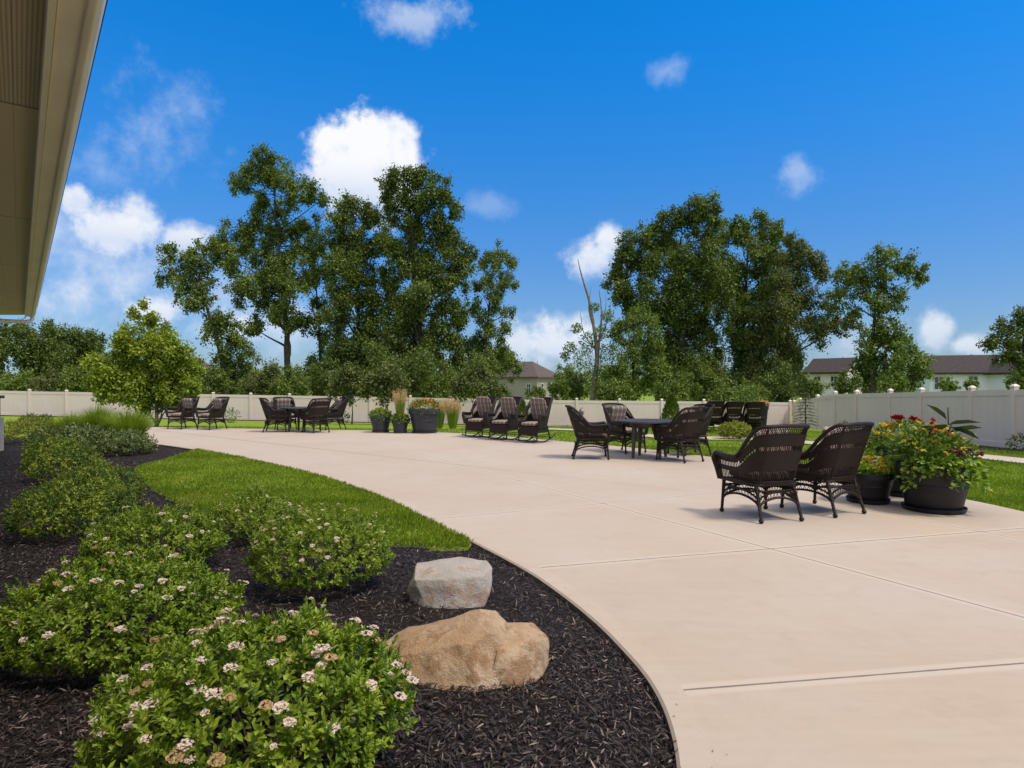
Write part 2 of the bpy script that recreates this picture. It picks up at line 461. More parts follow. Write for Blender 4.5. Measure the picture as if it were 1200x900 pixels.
# ------------------------------------------------------------------ ground
def axis(lo, hi, fine_lo, fine_hi, step):
    f = list(np.arange(fine_lo, fine_hi + 1e-6, step)); a = []
    s = step; p = fine_lo
    while p > lo: s *= 1.35; p -= s; a.append(max(p, lo))
    b = []; s = step; p = fine_hi
    while p < hi: s *= 1.35; p += s; b.append(min(p, hi))
    return np.array(a[::-1] + f + b)
def grass_ground():
    m, t, out = material('lawn_ground')
    p = wpos(t)
    n = t.noise(p, 0.7, 5, .6); f = t.noise(p, 45, 4, .7)
    c = t.mix(t.sm(n, .3, .7), (.13, .2, .014), (.19, .27, .02))
    c = t.mix(t.m('MULTIPLY', t.sm(f, .35, .7), .65), c, (.26, .34, .04))
    principled(t, out, c, .85, .15, f, .9, .03)
    return m
M['lawn'] = grass_ground()
gx = axis(-900, 900, -22, 26, .6); gy = axis(-300, 1800, -4, 44, .6)
X_, Y_ = np.meshgrid(gx, gy)
Zg = ground_z(X_, Y_)
nx, ny = len(gx), len(gy)
ii = np.arange((nx - 1) * (ny - 1)); r_ = ii // (nx - 1); c_ = ii % (nx - 1); b_ = r_ * nx + c_
F_ = np.stack([b_, b_ + 1, b_ + nx + 1, b_ + nx], 1)
g = mesh_np('ground', np.stack([X_.ravel(), Y_.ravel(), Zg.ravel()], 1), F_, np.full(len(F_), 4), M['lawn'], smooth=True)
tag(g, 'green lawn and open ground sloping away to the fence', kind='structure')

# ------------------------------------------------------------------ patio slab
JOINTS = []   # (point, angle deg) of the saw-cut joints, measured off the photo
def jl(p, q):
    a = flat(*p); b = flat(*q); JOINTS.append((a, math.atan2(b[1] - a[1], b[0] - a[0])))
jl((905, 643.7), (553.5, 548.5)); jl((1149, 623), (753, 550))
jl((860, 803.8), (1200, 777)); jl((623.5, 665.8), (1149, 623)); jl((522, 607), (837, 578)); jl((480, 575), (599, 564))
j4 = JOINTS[-1]
for k in range(1, 5):
    JOINTS.append(((j4[0][0] - 1.35 * k, j4[0][1] + 2.25 * k), j4[1] + R(3 * k)))
JOINTS.append(((JOINTS[2][0][0] - .3, 0.6), R(3)))
def concrete(name, tint, joints):
    m, t, out = material(name)
    p = wpos(t); x, y, z = t.sep(p)
    n = t.noise(p, .55, 5, .55); n2_ = t.noise(p, 3.5, 6, .62)
    # broom streaks
    sv = t.new('ShaderNodeMapping'); sv.inputs['Rotation'].default_value = (0, 0, R(-14)); sv.inputs['Scale'].default_value = (1.1, 11, 1)
    t.l.new(p, sv.inputs[0]); st = t.noise(sv.outputs[0], 1.6, 6, .6); fine = t.noise(p, 160, 3, .6)
    k = [tuple(c * v for c in tint) for v in (.80, .97, 1.06)]
    c = t.mix(t.sm(n, .3, .7), (k[0][0] * 1.12, k[0][1] * 1.0, k[0][2] * .90), k[1])
    c = t.mix(t.m('MULTIPLY', t.sm(st, .35, .75), .3), c, k[2])
    c = t.mix(t.m('MULTIPLY', t.sm(n2_, .50, .74), .34), c, (tint[0] * .72, tint[1] * .66, tint[2] * .6))
    c = t.mix(t.m('MULTIPLY', fine, .2), c, tuple(v * .55 for v in tint))
    sp = t.noise(p, 1.7, 7, .7, 1.0); c = t.mix(t.m('MULTIPLY', t.sm(sp, .53, .68), .32), c, (tint[0] * .72, tint[1] * .66, tint[2] * .58))
    mo = t.noise(p, 9, 5, .65, .4); c = t.mix(t.m('MULTIPLY', t.sm(mo, .42, .7), .16), c, (tint[0] * .74, tint[1] * .72, tint[2] * .70))
    sp2 = t.noise(p, 22, 2, .5); c = t.mix(t.m('MULTIPLY', t.sm(sp2, .72, .80), .35), c, tuple(v * .5 for v in tint))
    h = t.m('ADD', t.m('MULTIPLY', st, .5), t.m('MULTIPLY', fine, .6))
    if joints:
        gr = None; band = None
        for q, (a, th) in enumerate(JOINTS[:5]):
            sgn = t.m('ADD', t.m('MULTIPLY', x, -math.sin(th)), t.m('ADD', t.m('MULTIPLY', y, math.cos(th)), math.sin(th) * a[0] - math.cos(th) * a[1]))
            c = t.mix(t.m('MULTIPLY', t.m('GREATER_THAN', sgn, 0.0), .10), c, (tint[0] * (1.12 if q % 2 else .78), tint[1] * (1.12 if q % 2 else .74), tint[2] * (1.14 if q % 2 else .68)))
        for (a, th) in JOINTS:
            d = t.m('ABSOLUTE', t.m('ADD', t.m('MULTIPLY', x, -math.sin(th)), t.m('ADD', t.m('MULTIPLY', y, math.cos(th)), math.sin(th) * a[0] - math.cos(th) * a[1])))
            gr = d if gr is None else t.m('MINIMUM', gr, d)
        wob = t.m('ADD', gr, t.m('MULTIPLY', t.m('SUBTRACT', t.noise(p, 14, 3, .6), .5), .008))
        band = t.sm(gr, .07, .04); groove = t.sm(wob, .010, .004)
        c = t.mix(t.m('MULTIPLY', band, .5), c, tuple(v * 1.08 for v in tint))
        c = t.mix(t.m('MULTIPLY', groove, .85), c, (.13, .10, .08))
        h = t.m('SUBTRACT', h, t.m('MULTIPLY', groove, 6))
    principled(t, out, c, t.m('ADD', .62, t.m('MULTIPLY', n2_, .25)), .35, h, .35, .004)
    return m
M['conc'] = concrete('patio_concrete', (.48, .413, .333), True)
M['concedge'] = concrete('patio_concrete_border', (.495, .43, .35), False)
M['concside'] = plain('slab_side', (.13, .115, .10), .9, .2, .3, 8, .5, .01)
def inset(poly, d):
    P = np.array(poly); n = len(P); out = []
    area = 0.5 * np.sum(P[:, 0] * np.roll(P[:, 1], -1) - np.roll(P[:, 0], -1) * P[:, 1]); sg = 1 if area > 0 else -1
    for i in range(n):
        a, b, c = P[i - 1], P[i], P[(i + 1) % n]
        t1 = (b - a) / (np.linalg.norm(b - a) + 1e-9); t2 = (c - b) / (np.linalg.norm(c - b) + 1e-9)
        t_ = t1 + t2; t_ /= np.linalg.norm(t_) + 1e-9
        out.append(tuple(b + d * sg * np.array([-t_[1], t_[0]])))
    return out
def slab():
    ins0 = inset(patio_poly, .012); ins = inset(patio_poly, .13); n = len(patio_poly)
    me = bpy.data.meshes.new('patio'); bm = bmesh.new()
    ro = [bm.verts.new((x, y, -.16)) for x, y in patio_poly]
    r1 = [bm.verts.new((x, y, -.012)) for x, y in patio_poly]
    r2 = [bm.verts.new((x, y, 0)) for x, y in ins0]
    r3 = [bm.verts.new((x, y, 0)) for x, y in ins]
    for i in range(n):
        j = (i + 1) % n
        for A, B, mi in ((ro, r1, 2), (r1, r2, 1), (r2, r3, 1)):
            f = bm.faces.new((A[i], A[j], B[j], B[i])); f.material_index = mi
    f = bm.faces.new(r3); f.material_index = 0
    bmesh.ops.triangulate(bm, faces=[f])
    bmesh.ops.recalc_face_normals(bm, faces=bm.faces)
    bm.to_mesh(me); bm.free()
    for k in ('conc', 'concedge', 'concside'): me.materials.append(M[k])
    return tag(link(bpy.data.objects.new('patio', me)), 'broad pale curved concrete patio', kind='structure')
slab()

# ------------------------------------------------------------------ mulch bed, lawn island
def mulch_mat():
    m, t, out = material('dark_mulch')
    p = wpos(t); f = t.noise(p, 70, 5, .7, .6); n = t.noise(p, 4, 4, .6)
    c = t.mix(t.sm(f, .35, .75), (.009, .006, .0045), (.042, .025, .018))
    c = t.mix(t.m('MULTIPLY', t.sm(n, .5, .8), .4), c, (.05, .03, .022))
    principled(t, out, c, .8, .3, f, 1.0, .04)
    return m
M['mulch'] = mulch_mat()
isl_in = [flat(*p) for p in [(548, 640.5), (500, 640.5), (458, 639), (400, 636), (330, 629), (280, 618), (241, 605), (203, 588), (178, 574), (165, 561), (154, 547.7), (192, 539)]]
isl_poly = [flat(*p) for p in smooth_poly([(x, y) for x, y in ISL_OUT], 2)]
isl_out_w = smooth_poly([flat(*p) for p in ISL_OUT], 2)
isl_poly = isl_out_w + smooth_poly(isl_in, 2)
bed_poly = near_w + [(-13.5, 17.3), (-17, 14), (-9.0, 6.0), (-2.6, -1.5), (-2.6, -3)]
def sheet(name, poly, mat, step, zfun, eps=.0):
    P = np.array(poly); x0, y0 = P.min(0); x1, y1 = P.max(0)
    xs = np.arange(x0, x1 + step, step); ys = np.arange(y0, y1 + step, step)
    Xs, Ys = np.meshgrid(xs, ys); cx = (Xs[:-1, :-1] + Xs[1:, 1:]) / 2; cy = (Ys[:-1, :-1] + Ys[1:, 1:]) / 2
    ins = in_poly(cx.ravel(), cy.ravel(), poly)
    dd, ib, tb = seg_dist(Xs.ravel(), Ys.ravel(), P, True)
    near = (dd < step * .75)
    a = P[ib]; b = P[(ib + 1) % len(P)]
    sx = np.where(near, a[:, 0] * (1 - tb) + b[:, 0] * tb, Xs.ravel()); sy = np.where(near, a[:, 1] * (1 - tb) + b[:, 1] * tb, Ys.ravel())
    n = len(xs); q = np.arange(len(ins)); rr = q // (n - 1); cc = q % (n - 1); b0 = rr * n + cc
    Fq = np.stack([b0, b0 + 1, b0 + n + 1, b0 + n], 1)[ins]
    used, inv = np.unique(Fq.ravel(), return_inverse=True)
    vx, vy = sx[used], sy[used]
    vz = zfun(vx, vy, dd[used])
    return mesh_np(name, np.stack([vx, vy, vz], 1), inv.reshape(-1, 4), np.full(len(Fq), 4), mat, smooth=True)
def hn(x, y, s):
    return np.array([mnoise.noise(Vector((a * s, b * s, 3.3))) for a, b in zip(x, y)])
def bed_z(x, y, d=None):
    if d is None: d = seg_dist(x, y, np.array(bed_poly), True)[0]
    return -.046 + np.clip(d, 0, .7) * .05 + (.012 + .012 * hn(x, y, 2.2)) * np.clip(d / .3, 0, 1)
# the bed stops where the lawn island begins
b = sheet('mulch_bed', bed_poly, M['mulch'], .12, lambda x, y, d: np.where(in_poly(x, y, isl_poly), -.049, bed_z(x, y, d)))
tag(b, 'dark shredded bark mulch bed', kind='structure')
b = sheet('lawn_island', isl_poly, M['lawn'], .10, lambda x, y, d: -.04 + np.clip(d / .25, 0, 1) * .045 + .004 * hn(x, y, 3))
tag(b, 'short green lawn between mulch bed and patio', kind='structure')

def scatter(poly, dens, ymax=None, ymin=None, holes=()):
    P = np.array(poly); x0, y0 = P.min(0); x1, y1 = P.max(0)
    if ymax: y1 = min(y1, ymax)
    if ymin: y0 = max(y0, ymin)
    n = int((x1 - x0) * (y1 - y0) * dens)
    x = rng.uniform(x0, x1, n); y = rng.uniform(y0, y1, n)
    vis = (np.abs(x) < y * .84 + .4) & (y > .8)
    x, y = x[vis], y[vis]
    k = in_poly(x, y, poly)
    for h in holes: k &= ~in_poly(x, y, h)
    return x[k], y[k]
# bark chips
def chips_mat():
    m, t, out = material('bark_chip')
    f = t.new('ShaderNodeNewGeometry').outputs['Random Per Island']
    c = t.ramp(f, [(0, (.009, .006, .0045)), (.5, (.025, .015, .011)), (.82, (.055, .035, .026)), (.94, (.14, .10, .078)), (1, (.30, .24, .19))])
    principled(t, out, c, .65, .45)
    return m
M['chip'] = chips_mat()
cx, cy = [], []
for (lo, hi, dens) in ((0.8, 3.6, 6000), (3.6, 6.5, 2600), (6.5, 12, 800), (12, 18, 160)):
    x, y = scatter(bed_poly, dens, hi, lo, (isl_poly,)); cx.append(x); cy.append(y)
cx = np.concatenate(cx); cy = np.concatenate(cy)
dchip = seg_dist(cx, cy, np.array(bed_poly), True)[0]
cz = -.046 + np.clip(dchip, 0, .7) * .05 + .014 * np.clip(dchip / .3, 0, 1) + rng.uniform(.004, .022, len(cx))
pp_ = np.array(near_w); kk = rng.integers(14, 60, 26); off_ = np.abs(rng.normal(0, .12, 26)) + .01
cx = np.concatenate([cx, pp_[kk, 0] + off_ + rng.normal(0, .05, 26)]); cy = np.concatenate([cy, pp_[kk, 1] + rng.uniform(-.15, .15, 26)]); cz = np.concatenate([cz, np.full(26, .004)])
cd = rdir(len(cx)) * np.array([1, 1, .35]); cnn = rdir(len(cx)) * .55 + np.array([0, 0, 1])
clen = np.minimum(rng.gamma(2.6, .0075, len(cx)) + .009, .075) * np.where(cy > 6, 1.4, 1); clen[-26:] *= .45
cd[-26:, 2] = 0; cnn[-26:] = (0, 0, 1)
o = leaves('bark_chips', M['chip'], None, np.stack([cx, cy, cz], 1), cd, cnn, clen, np.minimum(clen * rng.uniform(.12, .34, len(cx)), .008), shape='leaf', fold=.1)
tag(o, 'loose shredded bark chips over the mulch bed', 'mulch', kind='stuff')

# grass blades
PATH_F = [(640, 502.6), (700, 505), (780, 511.5), (900, 514.5), (945, 518), (1010, 523), (1080, 528.5), (1139, 533), (1200, 539), (1300, 549)]
PATH_N = [(640, 504.2), (700, 507), (780, 515.5), (900, 518), (945, 521.5), (1010, 527), (1080, 533), (1139, 538), (1200, 545), (1300, 557)]
path_poly = [at(*p)[:2] for p in PATH_F] + [at(*p)[:2] for p in PATH_N][::-1]
M['blade'] = leaf_mat('grass_blade', [(0, (.13, .20, .012)), (.5, (.235, .33, .02)), (.82, (.33, .40, .035)), (.93, (.42, .42, .08)), (1, (.55, .48, .22))], .3, .5, big=1.1)
bx, by = [], []
x, y = scatter(isl_poly, 5200, 8.5); bx.append(x); by.append(y)
x, y = scatter(isl_poly, 2600, None, 8.5); bx.append(x); by.append(y)
lawn_poly = far_w + [(5.9, 3), (13, 12), (11.5, 26), (3, 27), (-16, 27), (-14, 21)]
for lo, hi, dn in ((3, 10, 2200), (10, 15, 900), (15, 26, 240)):
    x, y = scatter(lawn_poly, dn, hi, lo, (path_poly,)); bx.append(x); by.append(y)
bx = np.concatenate(bx); by = np.concatenate(by)
bz = ground_z(bx, by); isl = in_poly(bx, by, isl_poly)
bz = np.where(isl, -.015, bz)
bl = rng.uniform(.03, .062, len(bx)) * np.where(by > 12, 1.2, 1)
bd = rdir(len(bx)) * np.array([.6, .6, 0]) + np.array([0, 0, 1.0])
o = leaves('grass_blades', M['blade'], None, np.stack([bx, by, bz], 1), bd, rdir(len(bx)) * np.array([1, 1, .2]), bl, rng.uniform(.004, .008, len(bx)) * np.where(by > 9, 1.9, 1), droop=.3)
tag(o, 'short green lawn grass', 'grass', kind='stuff')

# ------------------------------------------------------------------ far path, far pad and planting strip by the fence
def strip(name, L_, R_, mat, off, label, n=60):
    def resamp(P):
        P = np.array(P); s = np.concatenate(([0], np.cumsum(np.linalg.norm(np.diff(P, axis=0), axis=1)))); q = np.linspace(0, s[-1], n)
        return np.stack([np.interp(q, s, P[:, k]) for k in range(2)], 1)
    A = resamp(L_); B = resamp(R_); V_ = []; F = []
    K = 5
    for i in range(n):
        for k in range(K):
            p = A[i] * (1 - k / (K - 1)) + B[i] * k / (K - 1); V_.append((p[0], p[1], gz(*p) + off))
    for i in range(n - 1):
        for k in range(K - 1): F.append((i * K + k, (i + 1) * K + k, (i + 1) * K + k + 1, i * K + k + 1))
    return tag(mesh_np(name, V_, np.array(F), np.full(len(F), 4), mat, smooth=True), label, kind='structure')
strip('far_path', [at(*p)[:2] for p in PATH_F], [at(*p)[:2] for p in PATH_N], M['concedge'], .035, 'pale concrete walk crossing the lawn by the fence')
fr = [tuple(p[:2]) for p in FW[8:]]
strip('fence_mulch', [(p[0] - .05, p[1]) for p in fr], [(fr[0][0] - .5, fr[0][1] - .2), (fr[1][0] - 1.35, fr[1][1] - .3), (fr[2][0] - 1.5, fr[2][1] - .3)], M['mulch'], .03, 'strip of dark mulch along the right fence')
bk = [tuple(p[:2]) for p in FW[:8]]
strip('fence_border', [(p[0], p[1] - .05) for p in bk], [(p[0], p[1] - .75) for p in bk], M['mulch'], .03, 'thin strip of bare soil along the back fence')

# ------------------------------------------------------------------ fence
def vinyl():
    m, t, out = material('beige_vinyl')
    p = objco(t); n = t.noise(p, .7, 4, .5); f = t.noise(p, 12, 5, .6)
    c = t.mix(t.sm(n, .3, .7), (.67, .56, .465), (.73, .61, .515))
    c = t.mix(t.m('MULTIPLY', t.sm(f, .55, .8), .2), c, (.45, .39, .33))
    principled(t, out, c, .42, .45, f, .04, .002)
    return m
M['vinyl'] = vinyl()
def fence_line(name, pts, label):
    root = empty(name, pts[len(pts) // 2]); tag(root, label, 'fence'); o = Vector(root.location)
    for p in pts:
        p = Vector(p) - o
        m = MB(); m.box((p.x, p.y, p.z + FENCE_H / 2 - .1), (.127, .127, FENCE_H + .24)); po = m.build('post', M['vinyl'], root, smooth=False)
        m = MB(); m.box((p.x, p.y, p.z + FENCE_H + .035), (.15, .15, .03)); m.box((p.x, p.y, p.z + FENCE_H + .075), (.15, .15, .05), taper=.3)
        m.build('post_cap', M['vinyl'], po, smooth=False)
    for a, b_ in zip(pts[:-1], pts[1:]):
        a = Vector(a) - o; b_ = Vector(b_) - o; m = MB()
        d = (b_ - a); L = Vector((d.x, d.y)).length; u = Vector((d.x / L, d.y / L)); nn = Vector((-u.y, u.x))
        def slab_(s0, s1, z0, z1, th):
            vs = []
            for s_ in (s0, s1):
                base = a + d * (s_ / L)
                for sd_ in (-th / 2, th / 2):
                    for z in (z0, z1): vs.append((base.x + nn.x * sd_, base.y + nn.y * sd_, base.z + z))
            m.add(vs, [(0, 1, 3, 2), (4, 6, 7, 5), (0, 4, 5, 1), (2, 3, 7, 6), (1, 5, 7, 3), (0, 2, 6, 4)])
        slab_(.06, L - .06, .03, .17, .05); slab_(.06, L - .06, FENCE_H - .19, FENCE_H - .04, .05)
        k = max(4, int((L - .12) / .28)); wd = (L - .12) / k
        for j in range(k): slab_(.06 + j * wd + .004, .06 + (j + 1) * wd - .004, .165, FENCE_H - .185, .022)
        slab_(.06, L - .06, .16, FENCE_H - .18, .012)
        m.build('panel', M['vinyl'], root, smooth=False)
    return root
def along(px):
    P = np.array(FENCE_PX); top = np.interp(px, P[:, 0], P[:, 1]); base = np.interp(px, P[:, 0], P[:, 2])
    # straight in plan between the surveyed corners
    i = np.searchsorted(P[:, 0], px) - 1; i = max(0, min(i, len(P) - 2))
    a, b_ = FW[i], FW[i + 1]; k = (px - 600) / FPX
    den = (b_[0] - a[0]) - k * (b_[1] - a[1]); t = (k * a[1] - a[0]) / den if abs(den) > 1e-9 else 0
    return tuple(a + (b_ - a) * t)
back_px = [-100, -54, -9, 34.7, 78, 119, 163, 207, 250, 294, 339.5, 386, 434, 481, 527.5, 576, 625.5, 676, 726, 775.6, 825, 876, 926]
fence_line('vinyl_fence', [along(p) for p in back_px], 'long beige vinyl privacy fence across the back below the tall trees')
right_px = [938, 958.5, 978.9, 1004, 1043.5, 1080, 1139, 1189, 1250]
fr_pts = [along(p) for p in right_px]
fence_line('vinyl_fence', [tuple(Vector(along(926.5)) + Vector((.14, -.16, 0)))] + fr_pts, 'beige vinyl privacy fence stepping up along the right side of the lawn')

# ------------------------------------------------------------------ the building corner: eave, wall, roof
def soffit_mat():
    m, t, out = material('vinyl_soffit')
    co = objco(t); x, y, z = t.sep(co)
    sx = t.m('ABSOLUTE', t.m('SUBTRACT', t.m('FRACT', t.m('MULTIPLY', y, 1 / .017)), .5)); sy = t.m('ABSOLUTE', t.m('SUBTRACT', t.m('FRACT', t.m('MULTIPLY', x, 1 / .017)), .5))
    hole = t.m('MULTIPLY', t.sm(sx, .28, .2), t.sm(sy, .28, .2))
    vent = t.m('LESS_THAN', y, 8.0)
    seam = t.sm(t.m('ABSOLUTE', t.m('SUBTRACT', t.m('FRACT', t.m('DIVIDE', t.m('SUBTRACT', y, 8.0), 2.95)), .5)), .494, .4975)
    rib = t.sm(t.m('ABSOLUTE', t.m('SUBTRACT', t.m('FRACT', t.m('MULTIPLY', x, 1 / .15)), .5)), .47, .49)
    n = t.noise(co, 1.5, 4, .6)
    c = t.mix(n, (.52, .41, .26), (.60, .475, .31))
    c = t.mix(t.m('MULTIPLY', hole, t.m('MULTIPLY', vent, .75)), c, (.02, .015, .01))
    c = t.mix(t.m('MULTIPLY', seam, .7), c, (.06, .045, .03)); c = t.mix(t.m('MULTIPLY', rib, .25), c, (.09, .07, .045))
    principled(t, out, c, .55, .35, t.m('SUBTRACT', 1, t.m('MAXIMUM', seam, rib)), .3, .004)
    return m
M['soffit'] = soffit_mat()
def siding():
    m, t, out = material('lap_siding')
    co = wpos(t); x, y, z = t.sep(co)
    f = t.m('FRACT', t.m('MULTIPLY', z, 7.5)); n = t.noise(co, 2, 4, .6)
    c = t.mix(n, (.40, .34, .26), (.48, .41, .32))
    c = t.mix(t.sm(f, .93, .99), c, (.2, .17, .13))
    principled(t, out, c, .6, .3, f, .6, .01); return m
M['siding'] = siding()
def shingle(name, a, b_):
    m, t, out = material(name)
    co = objco(t); br = t.new('ShaderNodeTexBrick'); t.l.new(t.new('ShaderNodeTexCoord').outputs['Object'], br.inputs[0])
    n = t.noise(co, 5, 6, .65); f = t.noise(co, 60, 3, .6)
    c = t.mix(t.sm(n, .3, .7), a, b_); c = t.mix(t.m('MULTIPLY', f, .4), c, tuple(v * .5 for v in a))
    x, y, z = t.sep(co); rows = t.m('FRACT', t.m('MULTIPLY', z, 9))
    c = t.mix(t.m('MULTIPLY', t.sm(rows, .85, .98), .5), c, tuple(v * .4 for v in a))
    principled(t, out, c, .9, .2, t.m('ADD', rows, f), .5, .02); return m
M['shinglebrown'] = shingle('brown_shingle', (.10, .08, .07), (.15, .12, .105))
M['shingledark'] = shingle('dark_shingle', (.05, .042, .04), (.085, .07, .065))
EX0 = (-1.52, 2.42); ED = Vector((-.769, 1.0)).normalized()          # outer gutter edge, runs away to the left
ang_e = math.atan2(ED.y, ED.x) - math.pi / 2
end_y = 13.9
e0 = Vector((EX0[0], EX0[1])) - ED * 6.5
eroot = empty('building', (e0.x, e0.y, 0), ang_e)
tag(eroot, 'low tan building whose vented eave and gutter overhang the mulch bed', 'building')
Ls = (end_y - e0.y) / ED.y                                        # length of the eave along local +Y; local -X is towards the wall
EZ = 2.85
cut = math.tan(-ang_e)                                            # skewed end so that it runs straight across
def prof_run(name, prof, mat, closed=True, z=EZ, y0=0.0, par=eroot):
    vs = []; n = len(prof)
    for k in (0, 1):
        for (x, zz) in prof:
            yy = y0 if k == 0 else Ls - x * math.tan(ang_e)
            vs.append((x, yy, z + zz))
    fs = [(i, (i + 1) % n, n + (i + 1) % n, n + i) for i in range(n)]
    fs += [tuple(range(n - 1, -1, -1)), tuple(range(n, 2 * n))]
    m = MB(); m.add(vs, fs); return m.build(name, mat, par, smooth=True)
gut = [(0.0, .03), (-.012, .008), (-.03, 0.0), (-.05, .004), (-.058, .02), (-.058, .12), (-.004, .12), (.012, .10), (.012, .06)]
prof_run('gutter', [(x - .012, z) for x, z in gut], M['gutter'])
prof_run('fascia', [(-.068, .016), (-.155, .016), (-.155, .2), (-.068, .2)], M['fascia'])
prof_run('frieze', [(-.158, .0), (-.185, .0), (-.185, .1), (-.158, .1)], M['fascia'])
prof_run('soffit', [(-.188, .05), (-.95, .05), (-.95, .07), (-.188, .07)], M['soffit'])
prof_run('roof', [(.03, .20), (-.15, .215), (-4.5, 1.9), (-4.5, 1.86), (-.15, .205)], M['shingledark'])
m = MB(); m.box((-.97, Ls / 2 - .55, EZ / 2), (.12, Ls - 1.4, EZ - .03)); m.build('wall', M['siding'], eroot, smooth=False)
# downspout elbow under the far corner, and a round soffit light
m = MB()
m.tube([(-.06, Ls - .12, EZ + .02), (-.06, Ls - .12, EZ - .06), (-.10, Ls - .15, EZ - .11), (-.2, Ls - .2, EZ - .125), (-.75, Ls - .62, EZ - .16), (-.84, Ls - .68, EZ - .22), (-.87, Ls - .7, EZ - .4), (-.87, Ls - .7, .1)], .042, 10)
m.build('downspout', M['gutter'], eroot)
m = MB(); m.lathe([(.001, .0), (.07, .0), (.085, .008), (.09, .02)], (-.62, Ls - 3.1, EZ + .03), 24); m.build('soffit_light', plain('white_trim', (.75, .72, .66), .4, .5), eroot)

# brick pier at the left edge
def brick():
    m, t, out = material('brown_brick')
    co = objco(t); x, y, z = t.sep(co)
    v = t.new('ShaderNodeCombineXYZ'); t.l.new(t.m('ADD', x, y), v.inputs[0]); t.l.new(z, v.inputs[1])
    br = t.new('ShaderNodeTexBrick'); t.l.new(v.outputs[0], br.inputs[0]); br.inputs['Scale'].default_value = 4.6
    br.inputs['Color1'].default_value = (.10, .05, .035, 1); br.inputs['Color2'].default_value = (.16, .09, .06, 1); br.inputs['Mortar'].default_value = (.3, .26, .22, 1)
    principled(t, out, br.outputs[0], .85, .2, br.outputs[1], .5, .01); return m
M['brick'] = brick()
M['limestone'] = plain('limestone', (.48, .41, .35), .8, .25, .12, 4, .3, .006)
px_, py_ = (4.5 - 600) / FPX * 13.5, 12.9
pier = empty('brick_pier', (px_ - .3, py_ + .3, GZ0)); tag(pier, 'short brown brick pier on a pale stone base at the left edge of the bed', 'pier')
m = MB(); m.box((0, 0, .37), (.6, .6, .76)); m.build('stone_base', M['limestone'], pier, smooth=False)
m = MB(); m.box((0, 0, .95), (.52, .52, .4)); m.build('brick_shaft', M['brick'], pier, smooth=False)
m = MB(); m.box((0, 0, 1.18), (.62, .62, .06)); m.build('cap', M['brick'], pier, smooth=False)

# ------------------------------------------------------------------ boulders
def rock_mat(name, a, b_, c3):
    m, t, out = material(name)
    p = objco(t); n = t.noise(p, 3.0, 6, .65, .2); f = t.noise(p, 55, 6, .75); v = t.noise(p, 6, 6, .7, .25)
    c = t.mix(t.sm(n, .35, .65), a, b_); c = t.mix(t.m('MULTIPLY', t.sm(v, .48, .62), .8), c, c3); c = t.mix(t.m('MULTIPLY', f, .3), c, tuple(x * .45 for x in a))
    principled(t, out, c, .85, .25, t.m('ADD', t.m('ADD', f, t.m('MULTIPLY', t.noise(p, 170, 4, .7), .5)), t.m('MULTIPLY', v, 2)), .9, .014); return m
def boulder(name, hulls, loc, mat, label, seed, amp=.012, rz=0):
    bm = bmesh.new()
    for pts in hulls:
        b2 = bmesh.new()
        for p in pts: b2.verts.new(p)
        bmesh.ops.convex_hull(b2, input=b2.verts)
        bmesh.ops.delete(b2, geom=[v for v in b2.verts if not v.link_faces], context='VERTS')
        for it in range(5):
            L = [e for e in b2.edges if e.calc_length() > .016]
            if not L: break
            bmesh.ops.subdivide_edges(b2, edges=L, cuts=1)
            bmesh.ops.triangulate(b2, faces=b2.faces)
        for _ in range(2): bmesh.ops.smooth_vert(b2, verts=b2.verts, factor=.5, use_axis_x=True, use_axis_y=True, use_axis_z=True)
        me_ = bpy.data.meshes.new('tmp'); b2.to_mesh(me_); b2.free(); bm.from_mesh(me_); bpy.data.meshes.remove(me_)
    bm.normal_update()
    for v in bm.verts:
        q = v.co * 4 + Vector((seed, 0, 0))
        r1 = 1 - abs(mnoise.noise(q * 1.6)) * 2
        d = mnoise.noise(q) * 1.3 + .7 * r1 + .28 * mnoise.noise(q * 4) + .16 * abs(mnoise.noise(q * 9)) + .07 * mnoise.noise(q * 22)
        v.co += v.normal * (d - .6) * amp
    me = bpy.data.meshes.new(name); bm.to_mesh(me); bm.free()
    me.polygons.foreach_set('use_smooth', [True] * len(me.polygons)); me.materials.append(mat); me.update()
    me.set_sharp_from_angle(angle=R(48))
    o = bpy.data.objects.new(name, me); o.location = loc; o.rotation_euler = (0, 0, rz)
    return tag(link(o), label, 'boulder', 'boulders in the mulch bed')
M['tanrock'] = rock_mat('tan_sandstone', (.46, .29, .15), (.60, .46, .32), (.29, .155, .065))
M['greyrock'] = rock_mat('grey_limestone', (.42, .37, .31), (.52, .49, .44), (.40, .25, .16))
z0 = -.02
# big tan boulder: wedge running out low to the left, overhanging front
boulder('boulder', [[(-.47, -.01, .10), (-.45, -.07, .08), (-.36, .14, .14), (-.27, -.10, .01), (-.20, -.02, .185), (-.10, -.25, .0), (.05, -.29, -.03), (.17, -.24, -.02), (-.16, -.13, .15), (.02, -.17, .215), (.12, -.10, .26),
                    (.04, .06, .29), (.12, .04, .295), (-.06, .12, .25), (.17, .02, .245), (.20, -.12, .15), (-.2, .28, .12), (.2, .28, .1), (-.1, .32, -.05), (-.3, .22, -.05), (.1, .0, -.08), (-.24, -.06, -.04)],
                    [(.08, -.24, -.03), (.22, -.23, -.02), (.34, -.13, .03), (.38, -.03, .05), (.375, .02, .16), (.33, -.06, .185), (.20, -.02, .235), (.12, .06, .23), (.30, .12, .20), (.12, -.18, .16), (.24, -.16, .13), (.25, .26, .05), (.05, .2, -.05), (.36, .1, -.05)]],
        ((549 - 600) / FPX * 3.12, 3.17, z0 + .0), M['tanrock'], 'large tan sandstone boulder with a pointed left end near the patio edge', 3.1, .014).scale = (1.07, 1.0, .97)
